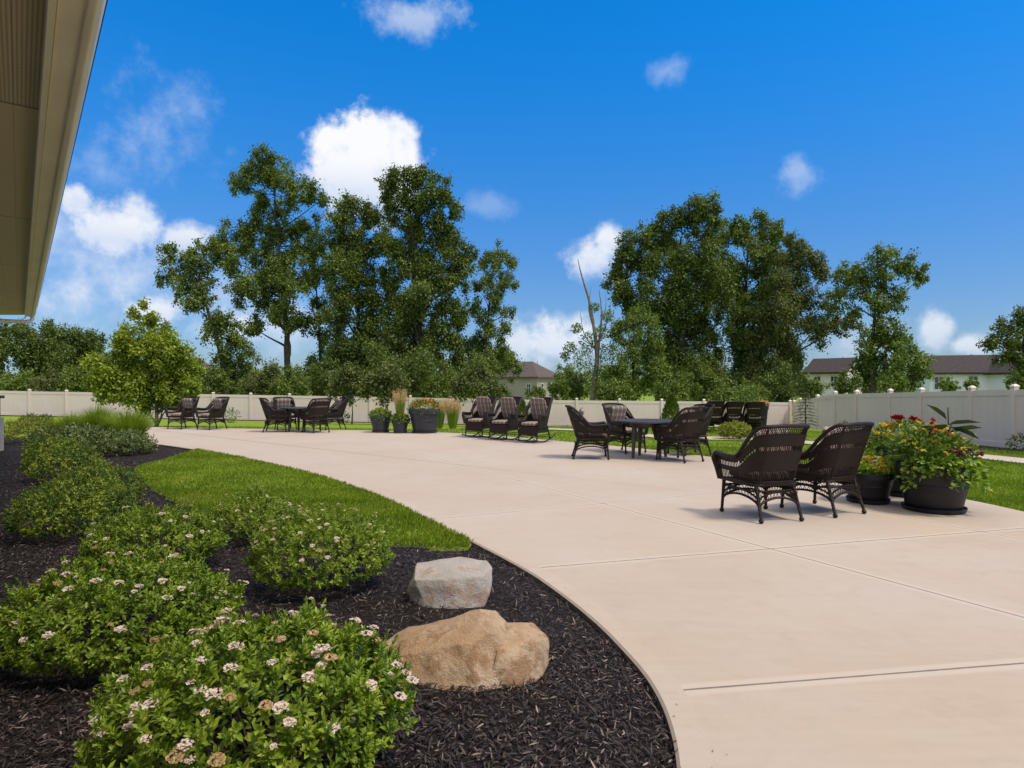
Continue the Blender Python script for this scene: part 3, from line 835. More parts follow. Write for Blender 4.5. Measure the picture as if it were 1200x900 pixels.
boulder('boulder', [[(-.27, -.08, .10), (-.29, -.03, .07), (-.22, -.12, .19), (-.23, .10, .235), (-.12, -.18, .0), (.08, -.20, -.02), (.22, -.14, .0), (.27, -.05, .12), (.28, .06, .21), (.24, .14, .245), (.05, .18, .25),
                    (.22, -.10, .205), (-.02, -.15, .195), (-.2, .2, .0), (.2, .24, .0), (0, 0, -.06), (-.2, -.12, -.01)]],
        ((528 - 600) / FPX * 4.2, 4.16, z0), M['greyrock'], 'smaller grey flat-topped boulder behind the tan one', 8.7, .010)
bx_, by_ = flat(21, 511)
boulder('boulder', [[(-.4, -.15, .05), (.42, -.12, .0), (.38, .1, .1), (.1, -.1, .25), (-.25, .0, .3), (-.4, .1, .22), (.0, .2, .28), (0, 0, -.1), (.3, .2, 0), (-.4, .2, 0)]],
        (bx_, 13.4, z0), M['greyrock'], 'weathered boulder beside the brick pier at the far left', 5.5, .02)

# ------------------------------------------------------------------ shrubs
def dome(n, rx, ry, h, seed, lo=.84, hi=1.02, zmin=-.62):
    d = rdir(n * 2); d = d[d[:, 2] > zmin][:n]
    lump = np.array([mnoise.noise(Vector((a * 2.3 + seed, b_ * 2.3, c * 2.3))) for a, b_, c in d])
    lump2 = np.array([mnoise.noise(Vector((a * 6 + seed, b_ * 6, c * 6))) for a, b_, c in d])
    k = (1 + .10 * lump + .07 * lump2) * rng.uniform(lo, hi, len(d))
    sq = np.sqrt(np.maximum(0, 1 - np.maximum(d[:, 2], 0) ** 2))
    pk = np.array([mnoise.noise(Vector((a * 7 + seed * 3, b_ * 7, c * 7))) for a, b_, c in d])
    keep = (pk > -.12) | (rng.uniform(0, 1, len(d)) < .35)
    d, k = d[keep], k[keep]; zz = d[:, 2]
    p = np.stack([d[:, 0] * rx * k, d[:, 1] * ry * k, h * .46 + zz * h * .56 * np.where(zz < 0, .72, k)], 1)
    nr = unit(d / np.array([rx, ry, h]))
    return p, nr
def tufts(p, ax, per, L, spread=(.35, 1.25), step=.6, size_j=.35):
    n = len(p); ax = unit(ax); a = unit(np.cross(ax, rdir(n))); b_ = np.cross(ax, a)
    P = np.repeat(p, per, 0); A = np.repeat(ax, per, 0); X1 = np.repeat(a, per, 0); X2 = np.repeat(b_, per, 0)
    k = np.tile(np.arange(per), n); th = k * 2.4 + rng.uniform(-.4, .4, len(k)); f = k / max(per - 1, 1)
    el = spread[1] + (spread[0] - spread[1]) * f + rng.uniform(-.2, .2, len(k))
    rad = np.cos(th)[:, None] * X1 + np.sin(th)[:, None] * X2
    d = A * np.cos(el)[:, None] + rad * np.sin(el)[:, None]
    pos = P + A * ((f - .6) * step * L * 2.2)[:, None]
    nr = A * np.sin(el)[:, None] - rad * np.cos(el)[:, None]
    return pos, d, nr, L * rng.uniform(1 - size_j, 1 + size_j, len(k)) * (1.05 - .35 * f)
def bloom_mesh(mat, r, seed):
    """flat-topped head of many tiny florets"""
    rr = np.random.default_rng(seed); n = 46
    a = rr.uniform(0, 6.283, n); q = np.sqrt(rr.uniform(0, 1, n)) * r
    p = np.stack([np.cos(a) * q, np.sin(a) * q, (1 - (q / r) ** 2) * r * .35 + rr.uniform(-.1, .1, n) * r], 1)
    V_ = []; F = []
    for c in p:
        s = r * rr.uniform(.16, .26); t0 = rr.uniform(0, 6.28); i0 = len(V_)
        tl = rr.normal(0, .35, 2)
        for k in range(5):
            th = t0 + k * 2 * math.pi / 5
            V_.append((c[0] + math.cos(th) * s, c[1] + math.sin(th) * s, c[2] + (math.cos(th) * tl[0] + math.sin(th) * tl[1]) * s))
        F.append(tuple(range(i0, i0 + 5)))
    me = bpy.data.meshes.new('flower_head'); me.from_pydata(V_, [], F); me.materials.append(mat); me.update(); return me
BL = [bloom_mesh(M['pinkbloom'], .021, s) for s in range(3)] + [bloom_mesh(M['tanbloom'], .021, 9)]
def spirea(px, Y, r, h, nt, nfl, seed, label, leafL=.03, name='spirea_shrub', fsize=1.0, tan=.2):
    x = (px - 600) / FPX * Y
    root = empty(name, (x, Y, -.02)); tag(root, label, 'shrub', 'spirea shrubs in the mulch bed')
    p, nr = dome(nt, r, r * .92, h, seed)
    ax = nr * .7 + np.array([0, 0, .75]) + rng.normal(size=p.shape) * .22
    a = tufts(p, ax, 13, leafL)
    p2, n2__ = dome(int(nt * 1.6), r, r * .92, h, seed, .45, .84, -.25)
    parts = [a, (p2, n2__ + rng.normal(size=p2.shape) * .6, rng.normal(size=p2.shape) + np.array([0, 0, .8]), np.full(len(p2), leafL * 1.1))]
    # a few longer shoots break the outline
    ks = rng.choice(len(p), int(nt * .06)); q = p[ks] * 1.03 + np.array([0, 0, .02]); parts.append(tufts(q, ax[ks] + np.array([0, 0, .5]), 11, leafL, (.2, 1.0), 1.1))
    pos = np.concatenate([t_[0] for t_ in parts]); d = np.concatenate([t_[1] for t_ in parts]); nn = np.concatenate([t_[2] for t_ in parts]); L = np.concatenate([t_[3] for t_ in parts])
    leaves('foliage', M['spirea'], root, pos, d, nn, L, L * .44, shape='leaf', fold=.16, droop=.12)
    st = MB()
    for k in range(26):
        q = p[rng.integers(len(p))]; st.tube([(q[0] * .12, q[1] * .12, 0), (q[0] * .55, q[1] * .55, q[2] * .55), tuple(q * .93)], [.006, .004, .002], 5)
    st.build('stem', M['bark'], root)
    for k in range(nfl):
        for _ in range(20):
            i = rng.integers(len(p))
            if p[i][2] > h * .5 and (p[i][1] < r * .55): break
        q = p[i] * 1.05 + np.array([0, 0, .022]); me = BL[3] if rng.random() < tan else BL[rng.integers(3)]
        o = bpy.data.objects.new('flower_head', me); link(o, root); o.location = q
        s = rng.uniform(.45, 1.25) * fsize; o.scale = (s, s, s)
        dv = Vector(nr[i]) * .5 + Vector((0, 0, 1)); o.rotation_euler = dv.to_track_quat('Z', 'Y').to_euler()
spirea(306, 2.36, .545, .50, 1400, 98, 1.1, 'nearest big spirea shrub dotted with many pale pink and tan flower heads', .033, fsize=1.05, tan=.3)
spirea(142, 3.34, .56, .47, 1350, 52, 4.3, 'spreading spirea shrub at the left edge with sparse pink flower heads', .032, tan=.1)
spirea(181, 4.85, .49, .46, 950, 26, 9.2, 'spirea shrub between the clipped boxwood and the sprawling left one', .03, fsize=.9, tan=.05)
spirea(376, 4.42, .47, .55, 1000, 70, 6.6, 'tall rounded spirea shrub with pale flowers on its crown beside the grey boulder', .028, fsize=.7, tan=.12)
spirea(298, 5.75, .38, .46, 700, 30, 12.4, 'small dark spirea shrub at the edge of the lawn island', .026, fsize=.6, tan=.05)
def boxwood(px, Y, r, h, nt, seed, label, name='boxwood_shrub', mat='boxleaf', L=.021, per=11, group='clipped boxwood mounds in the bed', ry=None, zoff=0., wr=.55):
    x, y, z = onray(px, Y)
    root = empty(name, (x, y, z + zoff)); tag(root, label, 'shrub', group)
    p, nr = dome(nt, r, ry or r, h, seed, .86, 1.02)
    a = tufts(p, nr + rng.normal(size=p.shape) * .3 + np.array([0, 0, .3]), per, L, (.4, 1.4))
    p2, n2__ = dome(int(nt * 1.6), r, ry or r, h, seed, .45, .82, -.2)
    pos = np.concatenate([a[0], p2]); d = np.concatenate([a[1], n2__ + rng.normal(size=p2.shape) * .6]); nn = np.concatenate([a[2], rng.normal(size=p2.shape)]); LL = np.concatenate([a[3], np.full(len(p2), L * 1.2)])
    leaves('foliage', M[mat], root, pos, d, nn, LL, LL * wr, shape='leaf' if Y < 8 else 'rhomb', fold=.15)
    st = MB()
    for k in range(10):
        q = p[rng.integers(len(p))]; st.tube([(q[0] * .1, q[1] * .1, -.02), tuple(q * .8)], [.008, .003], 5)
    st.build('stem', M['bark'], root)
    return root
boxwood(84, 5.95, .50, .56, 1600, 2.2, 'largest clipped boxwood mound nearest the camera on the left')
boxwood(113, 7.05, .47, .56, 1400, 5.2, 'clipped boxwood mound half hidden behind the largest one')
boxwood(77, 9.3, .52, .56, 1100, 7.7, 'third clipped boxwood mound up the bed with lime green tips', L=.026)
boxwood(64, 11.2, .46, .52, 700, 8.8, 'farthest clipped boxwood mound in the row', L=.034)
GRP = 'mixed shrubs at the far end of the bed'
boxwood(95, 13.6, .95, .55, 520, 3.4, 'loose grey green shrub with pale leaf edges in front of the lime grass', 'loose_shrub', 'greyleaf', .075, 8, GRP, wr=.5)
boxwood(142, 12.8, .60, .50, 320, 6.4, 'loose grey green shrub hanging over the patio corner', 'loose_shrub', 'greyleaf', .075, 8, GRP, wr=.5)
boxwood(32, 15.2, .62, .62, 500, 1.4, 'golden yellow low shrub beside the weathered boulder', 'golden_shrub', 'goldleaf', .045, 9, GRP)
boxwood(53, 17.6, .22, .62, 300, 2.9, 'tiny dark round shrub just right of the golden one', 'round_shrub', 'treedark', .04, 9, GRP)
boxwood(34, 18.2, .3, .65, 300, 5.9, 'small dark round shrub behind the golden one', 'round_shrub', 'treedark', .04, 9, GRP)
def grass_clump(x, y, z, r, h, n, mat, label, name='ornamental_grass', arch=.5, group=None, wd=.006, plume=None, parent=None, phase=0):
    root = parent or empty(name, (x, y, z))
    if parent is None: tag(root, label, 'grass', group)
    th = rng.uniform(0, 6.283, n); q = np.sqrt(rng.uniform(0, 1, n)); base = np.stack([np.cos(th) * q * r * .25, np.sin(th) * q * r * .25, np.zeros(n)], 1)
    out = np.stack([np.cos(th), np.sin(th), np.zeros(n)], 1); L = h * rng.uniform(.75, 1.08, n)
    SEG = 4; V_ = []; side = np.stack([-np.sin(th), np.cos(th), np.zeros(n)], 1)
    rows = []
    for s in range(SEG + 1):
        t = s / SEG; c = base + out * (q * r * (t * .45 + t * t * arch * 1.1))[:, None] + np.array([0, 0, 1.0]) * (L * (t - t ** 3 * arch * .35 * q))[:, None]
        wv = wd * (1 - t * .9)
        rows += [c + side * wv, c - side * wv]
    A = np.stack(rows, 1)
    i = np.arange(n)[:, None] * (2 * (SEG + 1)); F = np.concatenate([np.concatenate([i + 2 * s, i + 2 * s + 1, i + 2 * s + 3, i + 2 * s + 2], 1) for s in range(SEG)], 1)
    o = mesh_np('blades', A.reshape(-1, 3) + (0 if parent is None else np.array([x, y, z])), F.reshape(-1, 4), np.full(n * SEG, 4), M[mat], root)
    if plume:
        m_ = int(plume[1]); k = rng.choice(n, m_)
        tip = (base + out * (q * r * (.45 + arch * 1.1))[:, None] + np.array([0, 0, 1.0]) * (L * (1 - arch * .35 * q))[:, None])[k] + (0 if parent is None else np.array([x, y, z]))
        P = np.repeat(tip, 14, 0) + np.array([0, 0, 1]) * (np.tile(np.linspace(-.05, .22, 14), m_) * h)[:, None] + rng.normal(size=(m_ * 14, 3)) * .012
        d = rng.normal(size=P.shape) * .5 + np.array([0, 0, 1.]); leaves('plume', M[plume[0]], root, P, d, rdir(len(P)), h * .05, h * .016)
    return root
for px, Y, r_g, h_g, lb in ((116, 14.8, .42, 1.0, 'lime green fountain grass tuft, left of the pair'), (152, 14.2, .52, .92, 'broad lime green fountain grass beside the young tree'), (84, 15.5, .4, .78, 'low lime green grass tuft at the back of the bed')):
    x, y, z = onray(px, Y); grass_clump(x, y, z, r_g, h_g, 1500, 'limeblade', lb, 'fountain_grass', .6, 'lime fountain grasses', .009)

# ------------------------------------------------------------------ wicker furniture
def crom(P, n):
    P = [np.array(p, float) for p in P]; out = []; S = len(P) - 1
    for i in range(n):
        t = i / (n - 1) * S; k = min(int(t), S - 1); f = t - k
        p0, p1, p2, p3 = P[max(k - 1, 0)], P[k], P[k + 1], P[min(k + 2, S)]
        out.append(.5 * ((2 * p1) + (-p0 + p2) * f + (2 * p0 - 5 * p1 + 4 * p2 - p3) * f * f + (-p0 + 3 * p1 - 3 * p2 + p3) * f ** 3))
    return out
def sstep(a, b_, x):
    t = min(1, max(0, (x - a) / (b_ - a))); return t * t * (3 - 2 * t)
ZS = .37
def make_shell(rocker):
    half = [(0, -.29), (.12, -.287), (.215, -.262), (.275, -.19), (.30, -.08), (.315, .05), (.33, .18), (.335, .30)]
    half = [(x * (.86 if rocker else .90), y * .96) for x, y in half]; plan = [(-x, y) for x, y in half[::-1]] + half[1:]
    NC = 73; pl = crom(plan, NC); top = 1.06 if rocker else .985
    def H(i):
        y = pl[i][1]; arm = .635 + .02 * sstep(.1, .3, y); k = sstep(.0, -.235, y)
        k = k ** 1.3
        return arm + (top - .025 * (abs(pl[i][0]) / .3) ** 2 - arm) * k
    def P(i, z):
        x, y = pl[i]; wb = sstep(-.02, -.27, y); dz = z - ZS
        lx = x * (1 + .16 * dz / .3 * (1 - wb * .45)); ly = y - dz * (.30 if not rocker else .34) * wb - dz * .02
        return (lx, ly, z)
    return pl, NC, H, P
def shell_part(m, cols, H, P, bands, gaps, th=.007):
    for a, b_ in bands:
        # solid woven band, two skins
        for side in (1, -1):
            vs = []; K = 4
            for i in cols:
                for k in range(K + 1):
                    z = ZS + (H(i) - ZS) * (a + (b_ - a) * k / K); p = P(i, z)
                    pin = (p[0] * (1 - .02 * side), p[1] * (1 - .022 * side), z); vs.append(pin)
            fs = []
            for i in range(len(cols) - 1):
                for k in range(K):
                    q = (i * (K + 1) + k, (i + 1) * (K + 1) + k, (i + 1) * (K + 1) + k + 1, i * (K + 1) + k + 1); fs.append(q if side > 0 else q[::-1])
            m.add(vs, fs)
        for e in (a, b_): m.tube([P(i, ZS + (H(i) - ZS) * e) for i in cols], .008, 5)
    for a, b_, kind in gaps:
        for j in range(0, len(cols) - 1):
            i = cols[j]; i2 = cols[j + 1]
            za, zb = ZS + (H(i) - ZS) * a, ZS + (H(i) - ZS) * b_
            if kind == 'x':
                m.tube([P(i, za), P(i2, zb)], .004, 4); m.tube([P(i2, za), P(i, zb)], .004, 4)
            else:
                m.tube([P(i, za), P(i, (za + zb) / 2), P(i, zb)], .006, 4)
def cushion(c, d, name, parent, tuft=0, rx=0.0, nx_=16, ny_=16):
    """rounded pad; local z is its thickness"""
    bm = bmesh.new(); bmesh.ops.create_cube(bm, size=1.0)
    bmesh.ops.subdivide_edges(bm, edges=bm.edges, cuts=11, use_grid_fill=True)
    for v in bm.verts:
        x, y, z = v.co * 2
        e = 5.0; k = (abs(x) ** e + abs(y) ** e + abs(z) ** 4) ** (1 / e)
        k = max(k, 1e-6); s = 1 / k if max(abs(x), abs(y)) > .98 or abs(z) > .98 else 1
        x, y, z = x * s, y * s, z * s
        puff = (1 - abs(x) ** 3) * (1 - abs(y) ** 3)
        z *= .72 + .28 * puff
        if tuft: z -= math.copysign(.22, z) * max(0, abs(math.sin(y * math.pi * tuft / 2)) ** 14) * (abs(z) > .3)
        v.co = (x * d[0] / 2, y * d[1] / 2, z * d[2] / 2)
    me = bpy.data.meshes.new(name); bm.to_mesh(me); bm.free()
    me.polygons.foreach_set('use_smooth', [True] * len(me.polygons)); me.materials.append(M['stripe']); me.update()
    o = bpy.data.objects.new(name, me); o.location = c; o.rotation_euler = (rx, 0, 0); return link(o, parent)
def seat_base(m):
    pl = [(.265, .275), (.26, -.21), (.18, -.26), (-.18, -.26), (-.26, -.21), (-.265, .275), (.265, .275)]
    m.tube([(x, y, ZS) for x, y in pl], .02, 6); m.tube([(x * .99, y * .99, ZS - .065) for x, y in pl], .012, 6)
    m.box((0, .0, ZS + .005), (.50, .50, .025))
def arch(m, a, b_, zt, zb, r=.012):
    a = Vector(a); b_ = Vector(b_); pts = []
    for i in range(13):
        t = i / 12; p = a.lerp(b_, t); p.z = zb + (zt - zb) * math.sin(math.pi * t) ** .6; pts.append(p)
    m.tube(pts, r, 6)
    return pts
def make_chair():
    root = empty('wicker_armchair'); pl, NC, H, P = make_shell(False)
    nb = 15; back = list(range(nb, NC - nb)); left = list(range(0, nb + 1)); rgt = list(range(NC - nb - 1, NC))
    m = MB(); shell_part(m, back, H, P, [(.0, .06), (.25, .58), (.67, .86)], [(.06, .25, 's'), (.58, .67, 's'), (.86, .97, 'x')])
    m.tube([P(i, H(i)) for i in back], .021, 8)
    for i in (back[11], back[-12]): m.tube([P(i, ZS + (H(i) - ZS) * t) for t in (0, .5, .97)], .011, 6)
    m.build('backrest', M['wicker'], root)
    for cols, sx in ((left, -1), (rgt, 1)):
        m = MB(); shell_part(m, cols, H, P, [(.0, .10), (.44, .58), (.80, .97)], [(.10, .44, 's'), (.58, .80, 's')])
        pts = [P(i, H(i)) for i in cols]
        m.tube(pts, [.030] * len(pts), 8, flat=(1.25, .8))
        i = cols[0] if sx < 0 else cols[-1]
        fp = [P(i, H(i)), (P(i, H(i))[0], P(i, H(i))[1] + .02, .60), (P(i, .5)[0], P(i, .5)[1] + .005, .5), P(i, ZS)]
        m.tube(fp, [.036, .046, .040, .026], 8, flat=(1.2, .7)); m.build('arm', M['wicker'], root)
    m = MB(); seat_base(m)
    legs = {}
    for sx in (-1, 1):
        legs['f', sx] = ((sx * .262, .27, ZS), (sx * .275, .295, .03)); legs['b', sx] = ((sx * .215, -.235, ZS), (sx * .235, -.345, .03))
    def lp(k, sx, t): a, b_ = legs[k, sx]; return tuple(Vector(a).lerp(Vector(b_), t))
    pairs = [(('f', -1), ('f', 1)), (('b', -1), ('b', 1)), (('f', -1), ('b', -1)), (('f', 1), ('b', 1))]
    for A, B in pairs:
        a, b_ = lp(*A, .62), lp(*B, .62); p1 = arch(m, a, b_, ZS - .125, a[2], .013); p2 = arch(m, lp(*A, .45), lp(*B, .45), ZS - .075, lp(*A, .45)[2], .010)
        for k in range(0, 12):
            q = Vector(p1[k]); q2 = Vector(p1[k + 1]); u = Vector(a).lerp(Vector(b_), k / 12); u.z = ZS - .05; u2 = Vector(a).lerp(Vector(b_), (k + 1) / 12); u2.z = ZS - .05
            m.tube([q, u2], .0035, 4); m.tube([q2, u], .0035, 4)
    m.build('seat_frame', M['wicker'], root)
    for k in legs:
        a, b_ = legs[k]; m = MB(); m.tube([a, tuple(Vector(a).lerp(Vector(b_), .5)), b_], [.021, .017, .016], 8); m.ball((b_[0], b_[1], .024), .026, 10, .92); m.build('leg', M['wicker'], root)
    cushion((0, .03, ZS + .075), (.50, .50, .115), 'seat_cushion', root)
    cushion((0, -.225, ZS + .37), (.41, .44, .10), 'back_cushion', root, 3, rx=R(90 - 17 + 0))
    return root
def make_rocker():
    root = empty('wicker_rocker'); pl, NC, H, P = make_shell(True)
    nb = 23; back = list(range(nb, NC - nb)); left = list(range(0, nb + 1)); rgt = list(range(NC - nb - 1, NC))
    m = MB(); shell_part(m, back, H, P, [(.0, .34), (.40, .66), (.72, .98)], [(.34, .40, 's'), (.66, .72, 's')]); m.tube([P(i, H(i)) for i in back], .018, 8)
    for i in (back[0], back[-1]): m.tube([P(i, ZS + (H(i) - ZS) * t) for t in (0, .5, 1)], .018, 6)
    m.build('backrest', M['wicker'], root)
    for cols, sx in ((left, -1), (rgt, 1)):
        m = MB(); shell_part(m, cols, H, P, [(.0, .5), (.8, .97)], [(.5, .8, 's')]); pts = [P(i, H(i)) for i in cols]
        m.tube(pts, .03, 8, flat=(1.2, .8)); i = cols[0] if sx < 0 else cols[-1]
        m.tube([P(i, H(i)), (P(i, .6)[0], P(i, .6)[1] + .02, .59), P(i, ZS)], [.034, .042, .026], 8, flat=(1.1, .8)); m.build('arm', M['wicker'], root)
    m = MB(); seat_base(m)
    m.box((0, .28, .275), (.50, .02, .18)); m.box((-.25, .02, .30), (.02, .50, .12)); m.box((.25, .02, .30), (.02, .50, .12))
    m.build('seat_frame', M['wicker'], root)
    rz = lambda y: .022 + y * y / 2.6
    for sx in (-1, 1):
        m = MB(); ys = np.linspace(-.62, .46, 17); m.tube([(sx * .25, y, rz(y)) for y in ys], .016, 7); m.build('rocker_runner', M['wicker'], root)
    for sx in (-1, 1):
        for y0, y1 in ((.27, .30), (-.22, -.34)):
            m = MB(); m.tube([(sx * .245, y0, ZS), (sx * .25, y1, rz(y1))], .017, 7); m.build('leg', M['wicker'], root)
    m = MB()
    for y in (-.45, .1): m.tube([(-.25, y, rz(y)), (.25, y, rz(y))], .011, 6)
    m.tube([(-.25, -.33, .17), (.25, .27, .15)], .009, 5); m.tube([(.25, -.33, .17), (-.25, .27, .15)], .009, 5); m.build('stretcher', M['wicker'], root)
    cushion((0, .03, ZS + .075), (.47, .52, .11), 'seat_cushion', root)
    cushion((0, -.235, ZS + .41), (.45, .60, .09), 'back_cushion', root, 4, rx=R(90 - 19))
    return root
def make_table(r=.6, h=.71):
    root = empty('round_table'); m = MB()
    m.lathe([(.001, h - .034), (r - .03, h - .034), (r - .005, h - .03), (r, h - .018), (r - .004, h - .004), (r - .02, h), (r - .05, h + .001), (.001, h + .001)], n=48); m.build('tabletop', M['table'], root)
    m = MB(); m.lathe([(r * .62, h - .11), (r * .62, h - .034), (r * .59, h - .034), (r * .59, h - .11), (r * .62, h - .11)], n=36, cap=False); m.build('apron', M['table'], root)
    for k in range(4):
        a = math.pi / 4 * 0 + k * math.pi / 2 + R(20); m = MB(); x, y = math.cos(a), math.sin(a)
        m.tube([(x * r * .55, y * r * .55, h - .04), (x * r * .55, y * r * .55, h - .2), (x * r * .60, y * r * .60, .0)], [.052, .05, .026], 8); m.build('leg', M['table'], root)
    return root
chair0 = make_chair(); used = [False]
def put(proto, x, y, rz, label, cat, group, z=0.0, flag={}):
    o = proto if id(proto) not in flag else copy_tree(proto); flag[id(proto)] = proto
    o.location = (x, y, z); o.rotation_euler = (0, 0, R(rz)); return tag(o, label, cat, group)
G1 = 'dark wicker armchairs with striped cushions'
put(chair0, 2.64, 6.80, 14, 'nearest wicker armchair seen from behind, on the open concrete', 'chair', G1)
put(chair0, 3.43, 7.10, 27, 'wicker armchair seen from behind, next to the small black flower pot', 'chair', G1)
put(chair0, 1.50, 12.1, -93, 'wicker armchair in profile at the left side of the nearer round table', 'chair', G1)
put(chair0, 2.33, 13.15, -146, 'wicker armchair facing the camera behind the nearer round table', 'chair', G1)
put(chair0, 3.06, 11.7, 32, 'wicker armchair with its back to the camera at the right of the nearer round table', 'chair', G1)
put(chair0, 3.52, 12.75, 112, 'wicker armchair mostly hidden behind another at the nearer round table', 'chair', G1)
put(chair0, -6.88, 18.75, -80, 'wicker armchair in profile at the left of the far round table', 'chair', G1)
put(chair0, -7.02, 19.8, -150, 'wicker armchair facing the camera at the far round table, mostly behind another', 'chair', G1)
put(chair0, -5.68, 18.55, 42, 'wicker armchair with its back to the camera at the far round table', 'chair', G1)
put(chair0, -5.55, 19.75, 125, 'wicker armchair at the back right of the far round table', 'chair', G1)
put(chair0, -10.35, 20.1, 160, 'left wicker armchair of the pair beneath the young leafy tree', 'chair', G1)
put(chair0, -9.28, 19.8, 152, 'right wicker armchair of the pair just beyond the young leafy tree', 'chair', G1)
table0 = make_table()
put(table0, 2.62, 12.2, 0, 'nearer dark round patio table ringed by four armchairs', 'table', 'round patio tables')
put(table0, -6.25, 19.0, 12, 'far dark round patio table near the back fence', 'table', 'round patio tables')
rocker0 = make_rocker(); G2 = 'wicker rocking chairs'
put(rocker0, .53, 15.4, 148, 'right rocking chair of the row of three on the patio edge', 'chair', G2)
put(rocker0, -.20, 16.1, 150, 'middle rocking chair of the row of three on the patio edge', 'chair', G2)
put(rocker0, -.85, 16.85, 152, 'left rocking chair of the row of three, nearest the reed grass', 'chair', G2)
for px, py, rz, lb in ((833, 513.5, 8, 'far rocking chair seen from behind, close to the nearer round table'), (856, 513.5, 3, 'far rocking chair seen from behind, above the low yellow shrub'), (881, 514, -4, 'far rocking chair seen from behind with the orange flowers rising beyond it')):
    x, y, z = onray(px, 21.6); put(rocker0, x, y, rz, lb, 'chair', G2, z + .035)

# ------------------------------------------------------------------ planters
def pot(root, r, h, mat, r0=None, saucer=True, bands=True):
    r0 = r0 or r * .70; m = MB()
    pr = [(r0 * .96, .035), (r0, .045)]
    for t in np.linspace(.06, .78, 8):
        rr = r0 + (r - r0) * t; pr.append((rr, .035 + (h - .035) * t))
        if bands and abs(t - .47) < .06: pr += [(rr + .008, .035 + (h - .035) * t + .01), (rr + .009, .035 + (h - .035) * t + .03), (rr + .004, .035 + (h - .035) * t + .04)]
    pr += [(r * .955, h * .80), (r * 1.0, h * .81), (r * 1.015, h * .86), (r * 1.02, h * .97), (r * 1.0, h), (r * .95, h), (r * .93, h * .97), (r * .92, h * .86)]
    m.lathe(pr, n=40, cap=False); m.lathe([(.001, h * .88), (r * .93, h * .88)], n=40, cap=False); m.build('pot', mat, root)
    m = MB(); m.lathe([(.001, h * .89), (r * .6, h * .90), (r * .915, h * .885)], n=24, cap=False); m.build('soil', M['soil'], root)
    if saucer:
        m = MB(); m.lathe([(.001, .004), (r0 * 1.02, .004), (r0 * 1.12, .012), (r0 * 1.16, .05), (r0 * 1.13, .052), (r0 * 1.08, .03), (.001, .03)], n=40, cap=False); m.build('saucer', mat, root)
def blob_leaves(root, name, mat, c, rad, n, L, asp=.5, squash=.6, seed=0.0, up=.5):
    d = rdir(n); k = rng.uniform(.35, 1.0, n) ** .5
    p = d * k[:, None] * rad * np.array([1, 1, squash]) + np.array(c)
    return leaves(name, M[mat], root, p, d + rng.normal(size=p.shape) * .6 + np.array([0, 0, up * .4]), rng.normal(size=p.shape) * .6 + np.array([0, 0, 1.]), L * rng.uniform(.6, 1.3, n), L * asp * rng.uniform(.7, 1.2, n), shape='leaf', fold=.12, droop=.2)
FLM = {}
def flowers(root, name, mat, pts, r, npet=14):
    name = name[:-1] if name.endswith('s') else name
    key = (mat, r, npet)
    if key not in FLM:
        FLM[key] = []
        for k in range(3):
            P = np.zeros((npet, 3)); d = rdir(npet) * np.array([1, 1, .6]) + np.array([0, 0, .45])
            Vv, F, C_ = leaf_arrays(P, d, rdir(npet), r * rng.uniform(.75, 1.15, npet), r * .7, shape='leaf', fold=.2)
            o = mesh_np(name, Vv, F, C_, M[mat]); FLM[key].append(o.data); bpy.data.objects.remove(o)
    for p in np.array(pts, float):
        o = bpy.data.objects.new(name, FLM[key][rng.integers(3)]); link(o, root); o.location = p
        o.rotation_euler = (rng.uniform(-.4, .4), rng.uniform(-.4, .4), rng.uniform(0, 6.28)); o.scale = [rng.uniform(.75, 1.2)] * 3
def ringpts(n, r0, r1, z0_, z1, a0=0, a1=6.283):
    a = rng.uniform(a0, a1, n); q = np.sqrt(rng.uniform(0, 1, n)) * (r1 - r0) + r0
    return np.stack([np.cos(a) * q, np.sin(a) * q, z0_ + (z1 - z0_) * (1 - (q / max(r1, 1e-6)) ** 2) + rng.normal(0, .02, n)], 1)
def vines(root, n, r, h, mat, drop=.25, L=.05):
    a = rng.uniform(0, 6.283, n); P = []; Dd = []; st = MB()
    for th in a:
        dl = rng.uniform(.3, 1) * drop; o = Vector((math.cos(th), math.sin(th), 0)); pts = []
        for t in np.linspace(0, 1, 7):
            q = o * (r * (.75 + .42 * math.sin(t * 1.5))) + Vector((0, 0, h + .06 * math.sin(t * 3.1) - dl * t * t)); q += Vector(rng.normal(0, .012, 3)); pts.append(q)
        st.tube(pts, .003, 4)
        for q in pts[1:]:
            for _ in range(4): P.append(q + Vector(rng.normal(0, .015, 3))); Dd.append(o + Vector(rng.normal(0, .7, 3)))
    P = np.array(P); leaves('trailing_leaves', M[mat], root, P, np.array(Dd), rng.normal(size=P.shape) * .5 + np.array([0, 0, 1.]), L * rng.uniform(.7, 1.3, len(P)), L * .8, shape='leaf', fold=.1, droop=.25)
GP = 'potted flower planters on the patio'
# big mixed planter on the right
x, y = flat(1094, 597.5)
t_ = empty('flower_planter', (x, y, 0)); tag(t_, 'largest black planter overflowing with red, yellow and purple flowers and lime vines', 'planter', GP)
pot(t_, .375, .52, M['black_pot'], .27)
blob_leaves(t_, 'foliage', 'potgreen', (0, 0, .62), .41, 1300, .07, .5, .6)
blob_leaves(t_, 'upright_foliage', 'potgreen', (-.12, .05, .72), .34, 700, .06, .4, .55)
vines(t_, 34, .39, .53, 'vinegreen', .26, .055)
blob_leaves(t_, 'low_foliage', 'vinegreen', (-.05, -.2, .54), .30, 380, .055, .75, .4)
flowers(t_, 'yellow_flowers', 'yellowbloom', np.concatenate([ringpts(26, .05, .44, .68, .90), [(.12, -.05, .93), (.43, -.02, .82)]]), .030)
flowers(t_, 'orange_flowers', 'orangebloom', ringpts(14, .02, .25, .74, .9), .035)
